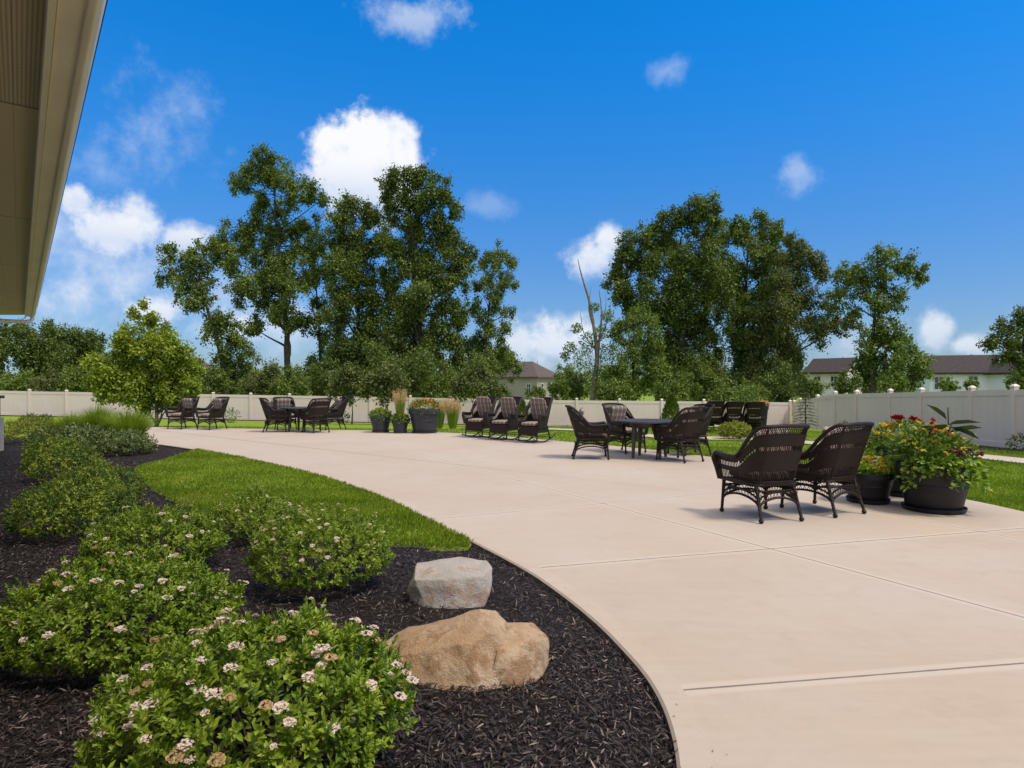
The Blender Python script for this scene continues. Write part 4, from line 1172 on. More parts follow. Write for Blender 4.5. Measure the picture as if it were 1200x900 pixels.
flowers(t_, 'red_flowers', 'redbloom', [(-.08, -.1, .97), (-.075, -.1, 1.0), (.02, -.12, .84), (.06, -.12, .85)], .034, 16)
flowers(t_, 'purple_flowers', 'plumbloom', [(.02, -.33, .68), (-.02, -.32, .67), (.06, -.34, .66), (.33, -.25, .64), (.35, -.25, .65), (.2, -.3, .7)], .045, 16)
# canna leaves
cp = []; cd_ = []
st = MB(); st.tube([(.14, 0, .45), (.17, 0, .8), (.16, 0, 1.14)], [.012, .01, .006], 6); st.build('canna_stem', M['cannaleaf'], t_)
for (bz_, dx_, dz_, L_) in ((.82, -.75, .55, .34), (.9, -.95, .35, .36), (.86, .9, .45, .36), (.95, .55, .3, .28), (1.0, -.5, .8, .26), (.8, .3, .9, .25), (.92, .95, -.1, .3)):
    cp.append((.165, rng.uniform(-.03, .03), bz_)); cd_.append((dx_, rng.uniform(-.5, .4), dz_))
    globals().setdefault('CL_', []).append(L_)
leaves('canna_leaves', M['cannaleaf'], t_, np.array(cp), np.array(cd_), np.array([(0, .3, 1.)] * len(cp)), np.array(CL_), np.array(CL_) * .26, shape='leaf', fold=.12, droop=.35)
# tall pot behind
x, y = flat(1061, 580.5)
t_ = empty('flower_planter', (x, y, 0)); tag(t_, 'black urn planter with crimson and yellow flowers just behind the largest one', 'planter', GP)
pot(t_, .32, .60, M['black_pot'], .20)
blob_leaves(t_, 'foliage', 'potgreen', (0, 0, .72), .40, 1100, .06, .5, .55)
vines(t_, 22, .36, .62, 'vinegreen', .25, .05)
flowers(t_, 'yellow_flowers', 'yellowbloom', ringpts(40, .1, .42, .78, .95), .034); flowers(t_, 'red_flowers', 'redbloom', [(-.17, -.12, .99), (-.13, -.13, .98), (-.2, -.1, .97), (.05, -.1, .96), (.1, -.12, .94), (.02, -.1, .97)], .05, 22)
flowers(t_, 'orange_flowers', 'orangebloom', ringpts(10, .05, .35, .8, .93), .035)
# small pot by the chair
x, y = flat(1017, 588)
t_ = empty('flower_planter', (x, y, 0)); tag(t_, 'low black pot of yellow and pink blooms beside the armchair', 'planter', GP)
pot(t_, .29, .36, M['black_pot'])
blob_leaves(t_, 'foliage', 'vinegreen', (0, 0, .40), .29, 800, .05, .6, .4)
flowers(t_, 'yellow_flowers', 'yellowbloom', ringpts(34, 0, .3, .42, .5), .032); flowers(t_, 'peach_flowers', 'orangebloom', ringpts(22, 0, .26, .42, .52), .03); flowers(t_, 'pink_flowers', 'pinkbloom', ringpts(12, 0, .2, .45, .53), .03)
# three pots by the far lawn
def far_pot(px, py, r, h, label, flw, extra=None, mat='blue_pot'):
    x, y = flat(px, py); t = empty('flower_planter', (x, y, 0)); tag(t, label, 'planter', GP)
    pot(t, r, h, M[mat], r * .72); blob_leaves(t, 'foliage', 'potgreen', (0, 0, h * 1.0), r * 1.05, 900, .08, .5, .62)
    for nm, mt, k, hi in flw: flowers(t, nm, mt, ringpts(k, 0, r * 1.05, h, h + hi), .05, 10)
    return t
far_pot(446, 506.5, .30, .47, 'charcoal pot with pale yellow flowers, left of the far three', [('yellow_flowers', 'yellowbloom', 14, .22)])
t_ = far_pot(469, 507.3, .24, .38, 'smallest charcoal pot with a tall peach reed grass rising from it', [('yellow_flowers', 'yellowbloom', 6, .15)])
grass_clump(0, 0, .34, .26, .72, 420, 'limeblade', None, parent=t_, arch=.12, wd=.006, plume=('peachplume', 110))
far_pot(497.5, 507, .45, .68, 'biggest charcoal pot of the far three, full of orange flowers', [('orange_flowers', 'orangebloom', 46, .3), ('yellow_flowers', 'yellowbloom', 10, .2), ('red_flowers', 'redbloom', 8, .25)])
# reed grasses standing in the lawn by the fence
for px, Y, lb, h_ in ((530.5, 25, 'upright peach-plumed reed grass standing between the big pot and the rockers', 1.02), (515, 26, 'upright reed grass half hidden behind the biggest charcoal pot', 1.0)):
    x, y, z = onray(px, Y); grass_clump(x, y, z, .42, h_ - .05, 800, 'limeblade', lb, 'reed_grass', .1, 'upright reed grasses', .007, ('peachplume', 220))
# planter beyond the far rockers
x, y, z = onray(888, 22.8); print('DBG', gz(6.7, 21.6), at(833, 513.5), at(861, 516))
t_ = empty('flower_planter', (x, y, z + .03)); tag(t_, 'tall dark planter with orange flowers and a leafy spire beyond the far rocking chairs', 'planter', GP)
pot(t_, .36, .98, M['black_pot'], .27); flowers(t_, 'orange_flowers', 'peachplume', ringpts(70, 0, .4, .95, 1.1), .07, 10)
blob_leaves(t_, 'spire_foliage', 'potgreen', (-.25, 0, 1.25), .26, 500, .09, .5, 1.7); blob_leaves(t_, 'foliage', 'vinegreen', (-.2, 0, 1.0), .35, 300, .09, .5, .5)

# low yellow shrub, arborvitae, young conifer, weeds by the fence
x, y, z = at(861, 516)
boxwood(861, y + .1, .44, .50, 420, 3.1, 'low yellow green shrub in front of the far rocking chairs', 'golden_shrub', 'goldleaf', .06, 9, 'low shrubs by the far walk')
x, y, z = at(819, 512.5); boxwood(819, y + .1, .22, .42, 200, 9.1, 'narrow yellow green shrub beside the nearer round table', 'golden_shrub', 'goldleaf', .05, 9, 'low shrubs by the far walk')
def cone_tree(px, Y, h, r, label, name, n=2600, L=.12):
    x, y, z = onray(px, Y); root = empty(name, (x, y, z)); tag(root, label, 'tree')
    t = rng.uniform(0, 1, n) ** .75; th = rng.uniform(0, 6.283, n); rr = r * (1 - t) ** .8 * rng.uniform(.55, 1.05, n) + .02
    p = np.stack([np.cos(th) * rr, np.sin(th) * rr, .08 + t * (h - .1)], 1); d = np.stack([np.cos(th) * .6, np.sin(th) * .6, np.ones(n)], 1) + rng.normal(size=(n, 3)) * .3
    leaves('foliage', M['treemid'], root, p, d, rng.normal(size=(n, 3)), L, L * .5)
    m = MB(); m.tube([(0, 0, -.05), (0, 0, h * .8)], [.03, .008], 6); m.build('trunk', M['bark'], root)
cone_tree(787, 30, 1.72, .62, 'small green arborvitae standing by the fence behind the nearer round table', 'arborvitae')
cone_tree(612, 30, 1.35, .4, 'small dark evergreen by the fence between two rocking chairs', 'arborvitae', 1200)
x, y, z = onray(944, 26.0); root = empty('young_conifer', (x, y, z)); tag(root, 'thin sparse young conifer with tiered drooping branches by the fence corner', 'tree')
m = MB(); m.tube([(0, 0, -.1), (0, 0, .8), (0, 0, 1.72)], [.035, .028, .008], 6); m.build('trunk', M['bark'], root)
m = MB(); np_, nd = [], []
for t in np.linspace(.25, 1.5, 11):
    for k in range(5):
        th = k * 1.26 + t * 7; L_ = .5 * (1.75 - t) / 1.5 + .05; e = Vector((math.cos(th) * L_, math.sin(th) * L_, t - .12 * L_)); m.tube([(0, 0, t), tuple(e * .5 + Vector((0, 0, t * .5 + .05))), tuple(e)], .008, 4)
        for q in np.linspace(.3, 1, 6): np_.append((e.x * q, e.y * q, t + .03 - .15 * L_ * q)); nd.append((e.x + rng.normal() * .3, e.y + rng.normal() * .3, -.2))
m.build('branch', M['bark'], root, smooth=True); leaves('foliage', M['treeolive'], root, np.array(np_), np.array(nd), rdir(len(np_)), .11, .03)
for px, Y, h_, lb in ((271, 33, .75, 'small leafy weed at the foot of the fence near the right armchair of the pair'), (401, 33, .7, 'sparse pale weed at the foot of the fence behind the far round table')):
    x, y, z = onray(px, Y); root = empty('leafy_weed', (x, y, z)); tag(root, lb, 'plant'); blob_leaves(root, 'foliage', 'potgreen', (0, 0, h_ * .5), h_ * .5, 130, .14, .45, 1.0)
    m = MB(); m.tube([(0, 0, 0), (.05, 0, h_ * .8)], [.012, .005], 5); m.build('stem', M['bark'], root)
for px, Y, lb in ((989, 23.5, 'small dark leafy plant in the mulch at the foot of the right fence'), (1197, 15.2, 'small plant in the mulch at the right edge by the fence')):
    x, y, z = onray(px, Y); root = empty('leafy_weed', (x, y, z)); tag(root, lb, 'plant'); blob_leaves(root, 'foliage', 'greyleaf', (0, 0, .2), .28, 260, .08, .5, .8)

# ------------------------------------------------------------------ trees
def wob(a, b_, n, amp):
    a = Vector(a); b_ = Vector(b_); d = (b_ - a).length; out = []
    o = [Vector(rng.normal(0, 1, 3)) for _ in range(2)]
    for i in range(n + 1):
        t = i / n; p = a.lerp(b_, t) + (o[0] * math.sin(t * math.pi) + o[1] * math.sin(t * 2 * math.pi) * .5) * amp * d
        out.append(p)
    return out
def tree(name, label, base_px, Y, trunk_px, blobs, mat, leaf=.2, dens=1.0, r0=.28, group=None, bark='bark', depth=.55, sub=.42, subs=7, cat='tree', gap=.0, asp=.62):
    """trunk_px: pixel points up the trunk; blobs: (px, py, r px) foliage masses, all at distance Y"""
    bx0 = (base_px - 600) / FPX * Y; bz0 = gz(bx0, Y); root = empty(name, (bx0, Y, bz0)); tag(root, label, cat, group)
    loc = lambda px, py, dy=0: Vector(((px - 600) / FPX * Y - bx0, dy, CAM_H - (py - 450) / FPX * Y - bz0))
    tr = MB(); tp = [Vector((0, 0, -.2))] + [loc(*p) for p in trunk_px]
    tpts = crom([tuple(p) for p in tp], 16); tpts = [Vector(p) + Vector(rng.normal(0, .12 * r0, 3)) * (i > 0) for i, p in enumerate(tpts)]
    if trunk_px: tr.tube(tpts, [r0 * (1 - .86 * (i / 15) ** .9) for i in range(16)], 8)
    P, Dn, Nn, LL = [], [], [], []
    leaf = leaf * .84 if leaf > .15 else leaf
    for (px, py, rp) in blobs:
        r = rp / FPX * Y * 1.08; c = loc(px, py, rng.uniform(-depth, depth) * r * 1.3)
        # limb to the blob
        if trunk_px:
            cand = [i for i, q in enumerate(tpts) if q.z < c.z - .15 * r] or [2]
            i = max(cand[-1] - int(rng.integers(0, 3)), 1); a = tpts[i]; rr = r0 * (1 - .86 * (i / 15) ** .9) * .55
            w_ = wob(a, c, 6, .06); tr.tube(w_, [max(rr * (1 - .8 * k / 6), .012) for k in range(7)], 6)
        ns = max(3, int(subs * 2.4))
        for s in range(ns):
            dv = Vector(rdir(1)[0]); cc = c + Vector((dv.x, dv.y, dv.z * 1.1)) * r * rng.uniform(.3, .95); rs = r * sub * .78 * rng.uniform(.55, 1.3)
            if trunk_px and s % 2 == 0: tr.tube([c.lerp(cc, -.15), c.lerp(cc, .5), cc], [.03, .022, .01], 4)
            area = 4.2 * rs * rs; n = int(area * 2.0 * dens / (leaf * leaf * asp * .5))
            n = int(min(max(n, 12), 2600))
            d = rdir(n); k = np.minimum(np.abs(rng.normal(.62, .36, n)), 1.55); p = d * (k * rs)[:, None] * np.array([.92, .92, 1.08]) + np.array(cc)
            # ragged twiggy edge
            p += np.array([[mnoise.noise(Vector(q) * (1.4 / max(rs, .3))) for _ in range(1)][0] for q in p])[:, None] * d * rs * .45
            P.append(p); Dn.append(d * .6 + rng.normal(size=(n, 3)) * .7 + np.array([0, 0, -.25])); Nn.append(d * .9 + np.array([0, 0, .7]) + rng.normal(size=(n, 3)) * .55); LL.append(leaf * rng.uniform(.4, 1.5, n))
    if trunk_px: tr.build('trunk', M[bark], root)
    P = np.concatenate(P); LL = np.concatenate(LL)
    leaves('crown', M[mat], root, P, np.concatenate(Dn), np.concatenate(Nn), LL, LL * asp, fold=.15, droop=.15)
    return root
GT = 'tall trees beyond the back fence'
tree('leaning_tree', 'tall tree leaning left, leftmost of the tall group beyond the fence', 268, 52, [(262, 430), (252, 390), (236, 345), (222, 318)],
     [(205, 305, 20), (190, 322, 12), (226, 300, 16), (232, 325, 20), (212, 340, 16), (240, 352, 17), (262, 385, 20), (280, 395, 18), (250, 378, 15), (268, 420, 24), (262, 448, 24), (285, 430, 14), (228, 358, 12), (198, 292, 9)], 'treemid', .22, .8, .28, GT)
tree('tall_tree', 'tallest left-hand tree with an open airy top and a forked trunk', 340, 54, [(337, 440), (337, 390), (330, 330), (325, 270), (320, 215)],
     [(318, 195, 22), (295, 205, 20), (275, 212, 12), (335, 215, 18), (360, 222, 20), (350, 240, 18), (312, 235, 20), (300, 265, 24), (275, 275, 24), (262, 295, 18), (330, 268, 24), (358, 262, 18), (370, 285, 16), (345, 300, 26), (310, 300, 28), (282, 310, 22), (320, 335, 30), (350, 335, 22), (288, 340, 18), (372, 325, 15), (335, 370, 24), (358, 375, 18), (308, 365, 20), (300, 385, 12), (378, 235, 9)], 'treemid', .22, .85, .36, GT)
tree('tall_tree', 'slim bare-stemmed tree just right of the tallest left-hand tree', 377, 56, [(376, 440), (374, 390), (371, 340), (366, 290)],
     [(368, 300, 14), (376, 320, 12), (362, 330, 12), (380, 370, 12), (372, 355, 12), (384, 400, 14), (370, 425, 16), (388, 440, 18)], 'treemid', .2, .75, .18, GT)
tree('columnar_tree', 'narrow dark columnar tree in the middle of the left-hand group', 424, 53, [(422, 430), (420, 370), (417, 300), (414, 250)],
     [(412, 240, 18), (400, 258, 18), (426, 258, 20), (410, 280, 24), (432, 285, 20), (394, 285, 14), (405, 312, 24), (428, 318, 24), (415, 345, 28), (440, 350, 20), (395, 345, 15), (410, 380, 28), (436, 385, 24), (420, 415, 30), (395, 415, 20), (440, 420, 24)], 'treedark', .22, .95, .3, GT)
tree('tall_tree', 'broad dark tree, tallest of the left-hand group in front of the big white cloud', 492, 52, [(491, 430), (490, 370), (486, 300), (480, 240), (474, 215)],
     [(468, 212, 20), (452, 222, 16), (485, 222, 22), (508, 225, 20), (525, 232, 16), (535, 248, 10), (460, 245, 22), (495, 250, 26), (522, 262, 20), (470, 275, 26), (505, 285, 28), (535, 290, 18), (455, 290, 18), (548, 300, 12), (480, 312, 30), (515, 320, 28), (540, 325, 18), (452, 325, 22), (495, 350, 32), (525, 360, 24), (460, 360, 28), (485, 390, 34), (520, 395, 26), (450, 400, 28), (500, 425, 34), (465, 430, 32), (530, 425, 22), (540, 370, 12)], 'treedark', .23, .95, .42, GT)
tree('airy_tree', 'small-leaved airy tree at the right end of the left-hand group', 562, 54, [(566, 440), (570, 400), (574, 350), (578, 305)],
     [(582, 300, 15), (570, 305, 12), (595, 308, 12), (575, 328, 16), (595, 332, 14), (560, 335, 10), (580, 355, 16), (556, 360, 12), (596, 365, 10), (570, 380, 16), (588, 385, 12), (560, 400, 18), (582, 412, 18), (548, 420, 20), (570, 430, 22), (592, 430, 18)], 'treemid', .17, .8, .2, GT)
tree('yellow_green_tree', 'yellow green tree crown behind the tan hip-roofed house', 592, 118, [(592, 440)], [(588, 417, 13), (599, 420, 8), (576, 424, 12), (584, 430, 10)], 'treelight', .4, .9, .2)
GR = 'trees of the right-hand group beyond the fence'
tree('big_tree', 'biggest spreading dark tree of the right-hand group', 800, 54, [(800, 440), (798, 390), (796, 330), (798, 280)],
     [(810, 250, 18), (792, 255, 16), (828, 252, 18), (775, 268, 18), (750, 282, 20), (735, 295, 16), (815, 275, 24), (838, 275, 16), (785, 290, 26), (755, 305, 22), (728, 312, 16), (718, 330, 14), (805, 310, 30), (835, 310, 24), (770, 330, 30), (742, 335, 24), (730, 348, 16), (800, 345, 34), (838, 350, 28), (768, 365, 28), (800, 385, 34), (830, 395, 30), (780, 410, 30), (812, 430, 32), (770, 440, 26), (840, 435, 26), (745, 360, 14)], 'treedark', .23, .95, .42, GR, depth=.7)
tree('big_tree', 'rounded dark tree overlapping the biggest one on its right', 868, 57, [(868, 440), (870, 390), (874, 330), (876, 290)],
     [(868, 268, 18), (890, 270, 18), (850, 278, 16), (905, 282, 14), (880, 295, 24), (855, 305, 22), (905, 305, 20), (870, 330, 30), (900, 335, 24), (850, 345, 24), (880, 370, 32), (860, 400, 30), (895, 405, 28), (875, 430, 32)], 'treemid', .23, .95, .36, GR, depth=.7)
tree('big_tree', 'olive green tree with a leaning limb at the right of the group', 915, 52, [(917, 440), (922, 400), (926, 350), (930, 310)],
     [(940, 295, 16), (928, 285, 12), (952, 305, 14), (930, 320, 22), (958, 325, 14), (910, 335, 20), (940, 350, 26), (915, 365, 26), (962, 355, 14), (895, 385, 24), (925, 392, 28), (955, 385, 20), (975, 378, 14), (988, 384, 10), (905, 420, 26), (935, 425, 22), (890, 440, 26), (925, 448, 20), (875, 440, 20)], 'treeolive', .2, .9, .3, GR, depth=.6)
tree('tiered_tree', 'tall open tree with flat tiers of foliage beside the white house', 1022, 48, [(1022, 430), (1024, 390), (1027, 350), (1030, 322)],
     [(1030, 310, 18), (1052, 312, 18), (1072, 322, 12), (1080, 327, 8), (1008, 318, 16), (992, 326, 14), (1040, 330, 18), (1012, 340, 18), (988, 350, 14), (1048, 352, 16), (1025, 358, 16), (1003, 372, 14), (1035, 385, 20), (1014, 400, 22), (1038, 410, 24), (1014, 425, 16), (1030, 435, 24), (1020, 448, 15), (1045, 432, 14)], 'treemid', .21, .8, .24, depth=.6)
tree('small_tree', 'small light green tree between the white house and the tiered tree', 1063, 42, [(1063, 440), (1064, 425)], [(1062, 412, 14), (1074, 424, 14), (1052, 428, 14), (1066, 440, 18), (1082, 440, 9), (1046, 445, 12)], 'treelight', .18, .8, .12)
tree('edge_tree', 'dark tree reaching in from the right edge of the picture', 1200, 40, [(1200, 420), (1200, 380)], [(1195, 372, 14), (1178, 385, 12), (1165, 400, 11), (1190, 400, 18), (1175, 415, 13), (1205, 390, 20), (1195, 425, 18), (1215, 415, 24), (1160, 403, 7), (1195, 445, 14), (1186, 452, 6)], 'treedark', .16, .85, .18)
tree('light_tree', 'light green loose tree beside the bare dead trunk', 742, 46, [(742, 440), (742, 410), (744, 380)], [(748, 372, 16), (762, 382, 14), (732, 378, 14), (722, 395, 14), (750, 400, 20), (768, 408, 14), (735, 420, 22), (760, 430, 20), (740, 448, 22), (718, 440, 16), (770, 440, 16)], 'treelight', .18, .75, .14)
# dead tree
Y = 47; bx0 = (694 - 600) / FPX * Y; bz0 = gz(bx0, Y); root = empty('dead_tree', (bx0, Y, bz0)); tag(root, 'half-dead tree with bare upright branches and a few leaves', 'tree')
L2 = lambda px, py, dy=0: Vector(((px - 600) / FPX * Y - bx0, dy, CAM_H - (py - 450) / FPX * Y - bz0))
m = MB()
def limb(pts, r1, r2): m.tube([Vector(p) for p in crom([tuple(L2(*q)) for q in pts], 10)], list(np.linspace(r1, r2, 10)), 7)
limb([(694, 480), (696, 450), (700, 420), (697, 390), (690, 350), (682, 325), (677, 303)], .24, .02)
limb([(699, 425), (703, 395), (705, 365), (702, 340)], .12, .02); limb([(696, 385), (690, 362), (693, 335)], .07, .01); limb([(702, 400), (712, 375), (716, 352)], .07, .01); limb([(698, 410), (684, 390), (680, 362)], .06, .01); limb([(704, 380), (710, 358), (709, 342)], .04, .008)
m.build('trunk', M['palebark'], root)
P = []
for (px, py, r) in ((690, 400, 12), (705, 390, 10), (684, 420, 14), (710, 415, 14), (698, 440, 16), (668, 408, 8), (662, 418, 6), (676, 385, 7), (712, 370, 8), (697, 360, 6)):
    n = int(r * 24); P.append(np.array(L2(px, py)) + rdir(n) * (rng.uniform(.2, 1, n) ** .5)[:, None] * r / FPX * Y)
P = np.concatenate(P); leaves('crown', M['treelight'], root, P, rdir(len(P)), rdir(len(P)) + np.array([0, 0, .8]), .17, .1)

# young tree inside the fence on the left
tree('young_tree', 'young bright green tree in the bed beside the pair of armchairs', 184, 24, [(183, 465), (180, 430), (176, 390), (172, 362)],
     [(166, 356, 5), (161, 368, 7), (176, 372, 7), (130, 458, 12), (232, 458, 9), (165, 474, 12), (208, 472, 11), (110, 450, 7), (168, 380, 11), (186, 388, 12), (150, 395, 12), (178, 402, 18), (205, 398, 10), (140, 412, 15), (160, 415, 20), (196, 415, 18), (218, 410, 9), (125, 428, 14), (150, 432, 22), (180, 430, 24), (210, 428, 16), (228, 432, 8), (135, 445, 16), (165, 450, 24), (200, 446, 22), (224, 448, 12), (112, 442, 9), (185, 462, 18), (150, 462, 14), (212, 462, 12)], 'treeyoung', .105, .75, .075, depth=.9, sub=.62, subs=6)
m_ = [(193, 24.3), (176, 24.4)]
# lollipop trees along the inside of the fence
GL = 'young lollipop trees along the back fence'
tree('young_tree', 'left slim lollipop tree in front of the fence, behind the far table', 412, 33, [(413, 485), (413, 470)], [(412, 452, 18), (398, 450, 13), (428, 450, 14), (412, 440, 14), (388, 458, 8), (438, 458, 9)], 'treeolive', .13, .62, .06, GL, sub=.5)
tree('young_tree', 'slim lollipop tree behind the smallest charcoal pot', 453, 33, [(454, 485), (454, 470)], [(453, 450, 18), (440, 447, 13), (467, 450, 13), (453, 438, 13), (462, 442, 10)], 'treeolive', .13, .62, .06, GL, sub=.5)
tree('young_tree', 'slim lollipop tree between the reed grass and the rocking chairs', 555, 33, [(554, 485), (554, 470)], [(556, 452, 19), (540, 450, 13), (574, 452, 14), (556, 440, 14), (582, 458, 8), (546, 442, 10)], 'treeolive', .13, .62, .06, GL, sub=.5)
# background bushes and trees along the far side of the fence
GB = 'bushes massed beyond the back fence'
tree('background_tree', 'dark tree at the far left behind the fence, under the eave', 30, 50, [(30, 440)], [(15, 395, 22), (40, 392, 20), (-10, 400, 22), (28, 415, 28), (55, 415, 18), (5, 430, 28), (40, 435, 26)], 'treedark', .22, .95, .2, depth=.7)
tree('background_tree', 'dark tree behind the young bright tree at the left', 88, 56, [(88, 440)], [(85, 398, 20), (105, 398, 16), (70, 405, 18), (90, 418, 26), (115, 412, 16), (110, 432, 24), (70, 432, 22), (130, 435, 22)], 'treedark', .22, .95, .2, depth=.7)
def bush(px, py, r, Y, mat, label, leaf=.16):
    tree('bush', label, px, Y, [], [(px, py, r), (px - r * .7, py + r * .4, r * .7), (px + r * .7, py + r * .4, r * .7), (px, py + r * .9, r * .9)], mat, leaf, .9, .1, GB, depth=.5, subs=6, cat='bush')
for a in [(14, 446, 14, 42, 'treelight', 'bright yellow green bush at the far left above the fence'), (50, 448, 14, 41, 'treeolive', 'grey green rounded bush second from the left above the fence'),
          (95, 446, 18, 43, 'treemid', 'bush behind the fence left of the young tree'), (135, 452, 16, 44, 'treedark', 'dark bush behind the fence and the young tree'),
          (232, 440, 22, 46, 'treedark', 'dark bush under the leaning tree'), (305, 442, 24, 45, 'treeolive', 'olive bush above the fence over the far table'), (340, 446, 18, 44, 'treemid', 'green bush at the foot of the forked tree'),
          (385, 440, 22, 46, 'treedark', 'dark bush at the foot of the slim bare-stemmed tree'), (440, 436, 26, 46, 'treedark', 'dark bush at the foot of the columnar tree'), (500, 436, 30, 45, 'treedark', 'wide dark bush at the foot of the broad dark tree'),
          (550, 440, 24, 46, 'treemid', 'green bush at the foot of the airy tree'), (588, 460, 9, 44, 'treemid', 'low bush in front of the tan house, left part'), (628, 459, 9, 44, 'treemid', 'low bush in front of the tan house, right part'), (665, 446, 18, 60, 'treemid', 'round bush between the tan house and the dead tree'),
          (655, 452, 10, 50, 'treelight', 'small light bush right of the tan house'), (715, 452, 18, 44, 'treemid', 'bush right of the dead trunk above the fence'), (785, 456, 14, 42, 'treelight', 'light bush behind the arborvitae'), (805, 452, 14, 43, 'treelight', 'upright light bush over the nearer table'),
          (850, 460, 16, 41, 'treemid', 'rounded mid green bush over the far rocking chairs'), (825, 446, 22, 47, 'treedark', 'dark bush at the foot of the biggest tree'), (905, 452, 22, 44, 'treedark', 'dark bush at the fence corner'),
          (885, 456, 16, 42, 'treemid', 'bush left of the fence corner'), (950, 448, 13, 40, 'treemid', 'bush below the pink gabled house'), (993, 446, 13, 38, 'treedark', 'dark low bush under the tiered tree'), (1050, 448, 12, 36, 'treemid', 'low bush at the foot of the small light tree'),
          (1112, 449, 7, 33, 'treelight', 'light feathery bush in front of the white house, left'), (1137, 449, 5, 33, 'treelight', 'light bush in front of the white house, middle'), (1195, 446, 12, 32, 'treedark', 'dark bush at the right edge above the fence')]:
    bush(*a)

# a far-off belt of woodland that closes the horizon
nW = 26000; wx = rng.uniform(-150, 190, nW); wy = rng.uniform(112, 150, nW) + 12 * np.sin(wx * .05)
wt = np.array([mnoise.noise(Vector((a * .09, b_ * .09, 1.0))) for a, b_ in zip(wx, wy)])
wz = -1.2 + rng.uniform(0, 1, nW) ** .7 * (4.6 + 3.2 * wt)
o = leaves('far_woodland', M['treedark'], None, np.stack([wx, wy, wz], 1), rdir(nW), rdir(nW) + np.array([0, -.3, .8]), rng.uniform(.6, 1.2, nW), .6)
tag(o, 'far dark belt of woodland along the horizon', 'woodland', kind='stuff')

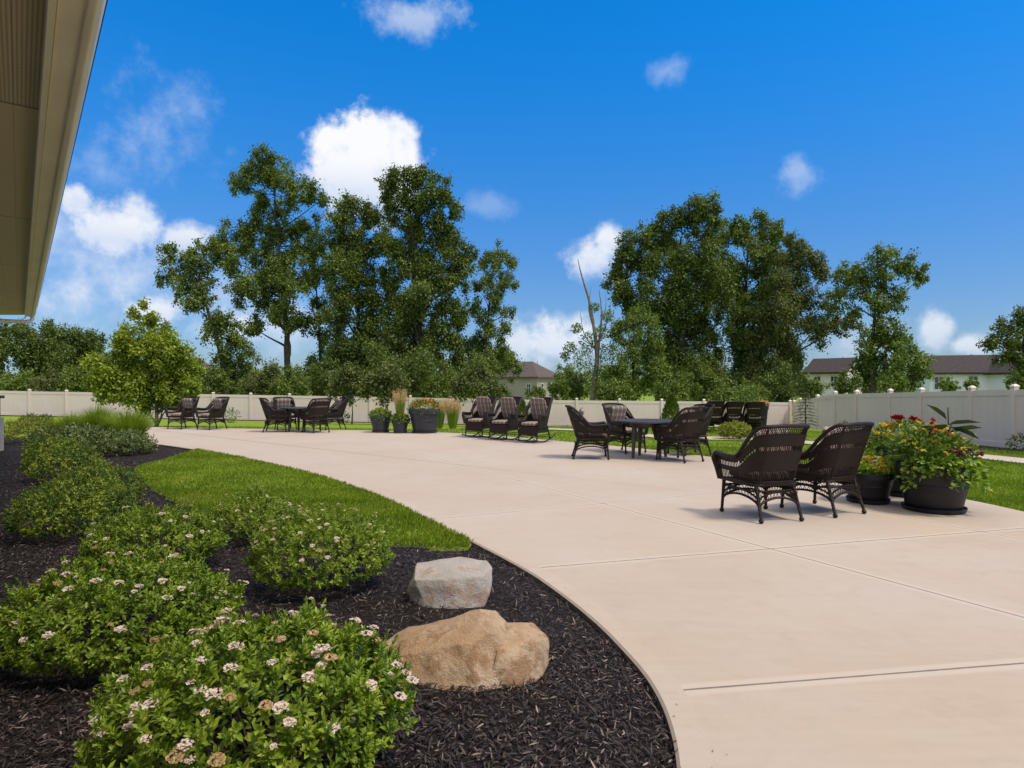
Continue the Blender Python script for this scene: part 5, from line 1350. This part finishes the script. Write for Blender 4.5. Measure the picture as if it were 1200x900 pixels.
# ------------------------------------------------------------------ houses beyond
M['wallbeige'] = plain('beige_siding', (.36, .31, .26), .7, .3, .06, .5); M['wallpink'] = plain('pinkish_siding', (.78, .70, .67), .7, .3, .05, .5); M['wallwhite'] = plain('white_siding', (.78, .78, .80), .7, .3, .05, .5)
M['trim'] = plain('house_trim', (.7, .68, .66), .6, .3, .05, 1)
def glass():
    m, t, out = material('window_glass'); principled(t, out, (.035, .045, .06), .08, .6); return m
M['glass'] = glass()
def house(px, Y, rz, w_, d_, he, hr, wall, roof, label, hip=False, wins=(), ov=.4):
    x = (px - 600) / FPX * Y; z = gz(x, Y); root = empty('house', (x, Y, z), R(rz)); tag(root, label, 'house', 'houses beyond the fence')
    m = MB(); X, D2 = w_ / 2, d_ / 2
    vs = [(-X, -D2, -.3), (X, -D2, -.3), (X, D2, -.3), (-X, D2, -.3), (-X, -D2, he), (X, -D2, he), (X, D2, he), (-X, D2, he)]
    fs = [(0, 1, 5, 4), (1, 2, 6, 5), (2, 3, 7, 6), (3, 0, 4, 7)]
    if hip: fs.append((4, 5, 6, 7))
    else:
        vs += [(-X, 0, he + hr), (X, 0, he + hr)]; fs[1] = (1, 2, 6, 9, 5); fs[3] = (3, 0, 4, 8, 7)
    m.add(vs, fs); m.build('wall', M[wall], root, smooth=False)
    m = MB(); k = hr / D2; e = he - ov * k * .6
    if hip:
        q = max(X - D2, .2); b0 = [(-X - ov, -D2 - ov, he - .02), (X + ov, -D2 - ov, he - .02), (X + ov, D2 + ov, he - .02), (-X - ov, D2 + ov, he - .02)]
        b1 = [(p[0], p[1], p[2] + .2) for p in b0]; t2 = [(-q, 0, he + hr + .2), (q, 0, he + hr + .2)]
        m.add(b0 + b1 + t2, [(3, 2, 1, 0), (0, 1, 5, 4), (1, 2, 6, 5), (2, 3, 7, 6), (3, 0, 4, 7), (4, 5, 9, 8), (5, 6, 9), (6, 7, 8, 9), (7, 4, 8)])
    else:
        for s in (-1, 1):
            a0 = [(-X - .3, s * (D2 + ov), he - ov * k), (X + .3, s * (D2 + ov), he - ov * k), (X + .3, 0, he + hr + .02), (-X - .3, 0, he + hr + .02)]; a1 = [(p[0], p[1], p[2] + .2) for p in a0]
            f = [(0, 1, 2, 3), (7, 6, 5, 4), (0, 4, 5, 1), (1, 5, 6, 2), (2, 6, 7, 3), (3, 7, 4, 0)]; m.add(a0 + a1, f if s > 0 else [g_[::-1] for g_ in f])
    ro = m.build('roof', M[roof], root, smooth=False)
    m = MB(); m.tube([(X * .3, D2 * .35, he + hr * .5), (X * .3, D2 * .35, he + hr + .35)], .12, 8); m.build('vent_pipe', M['trim'], ro)
    for face, u, zc, ww, hh in wins:
        if face == 'f': c = (u, -D2 - .02, zc); dm = (ww, .06, hh); dg = (ww - .16, .07, hh - .16)
        elif face == 'r': c = (X + .02, u, zc); dm = (.06, ww, hh); dg = (.07, ww - .16, hh - .16)
        else: c = (-X - .02, u, zc); dm = (.06, ww, hh); dg = (.07, ww - .16, hh - .16)
        m = MB(); m.box(c, dm); wo_ = m.build('window', M['trim'], root, smooth=False)
        m = MB(); m.box(c, dg); m.build('pane', M['glass'], wo_, smooth=False)
        m = MB()
        if face == 'f': m.box((c[0], c[1] - .03, zc), (ww - .12, .05, .06)); m.box((c[0], c[1] - .03, zc), (.05, .045, hh - .12))
        else: m.box((c[0] + (.03 if face == 'r' else -.03), c[1], zc), (.05, ww - .12, .06))
        m.build('muntin', M['trim'], wo_, smooth=False)
    return root
house(618, 100, -38, 8.2, 6.2, 3.3, 2.4, 'wallbeige', 'shinglebrown', 'tan house with a brown hipped roof seen above the middle of the fence', True, [('r', .3, 1.9, .9, 1.3), ('r', -1.8, 1.9, .7, 1.2), ('f', 2.6, 1.8, .8, 1.3)])
house(978, 72, -50, 4.2, 4.4, 3.75, 1.35, 'wallpink', 'shingledark', 'pinkish white gabled house with a dark roof beside the tiered tree', False, [('f', .9, 2.7, .8, 1.2), ('f', -.9, 2.7, .8, 1.2)])
house(1128, 68, -20, 7.4, 6, 3.6, 1.65, 'wallwhite', 'shingledark', 'white sided house with a long dark roof above the right fence', False, [('f', -2.9, 2.5, .9, 1.4), ('f', .1, 2.75, .9, 1.0), ('f', 2.5, 2.6, 1.1, 1.5)])
house(1184, 64, 90, 5, 3.4, 3.6, 1.2, 'wallwhite', 'shingledark', 'white gabled wing at the right edge beside the long-roofed house', False, [('l', .3, 2.4, .9, 1.2)])
house(222, 80, 25, 8, 7, 3.2, 2.6, 'wallbeige', 'shinglebrown', 'house barely seen through the trees behind the leaning tree', True, [('f', -1.5, 1.8, .9, 1.3), ('f', 1.2, 1.8, .9, 1.3)])
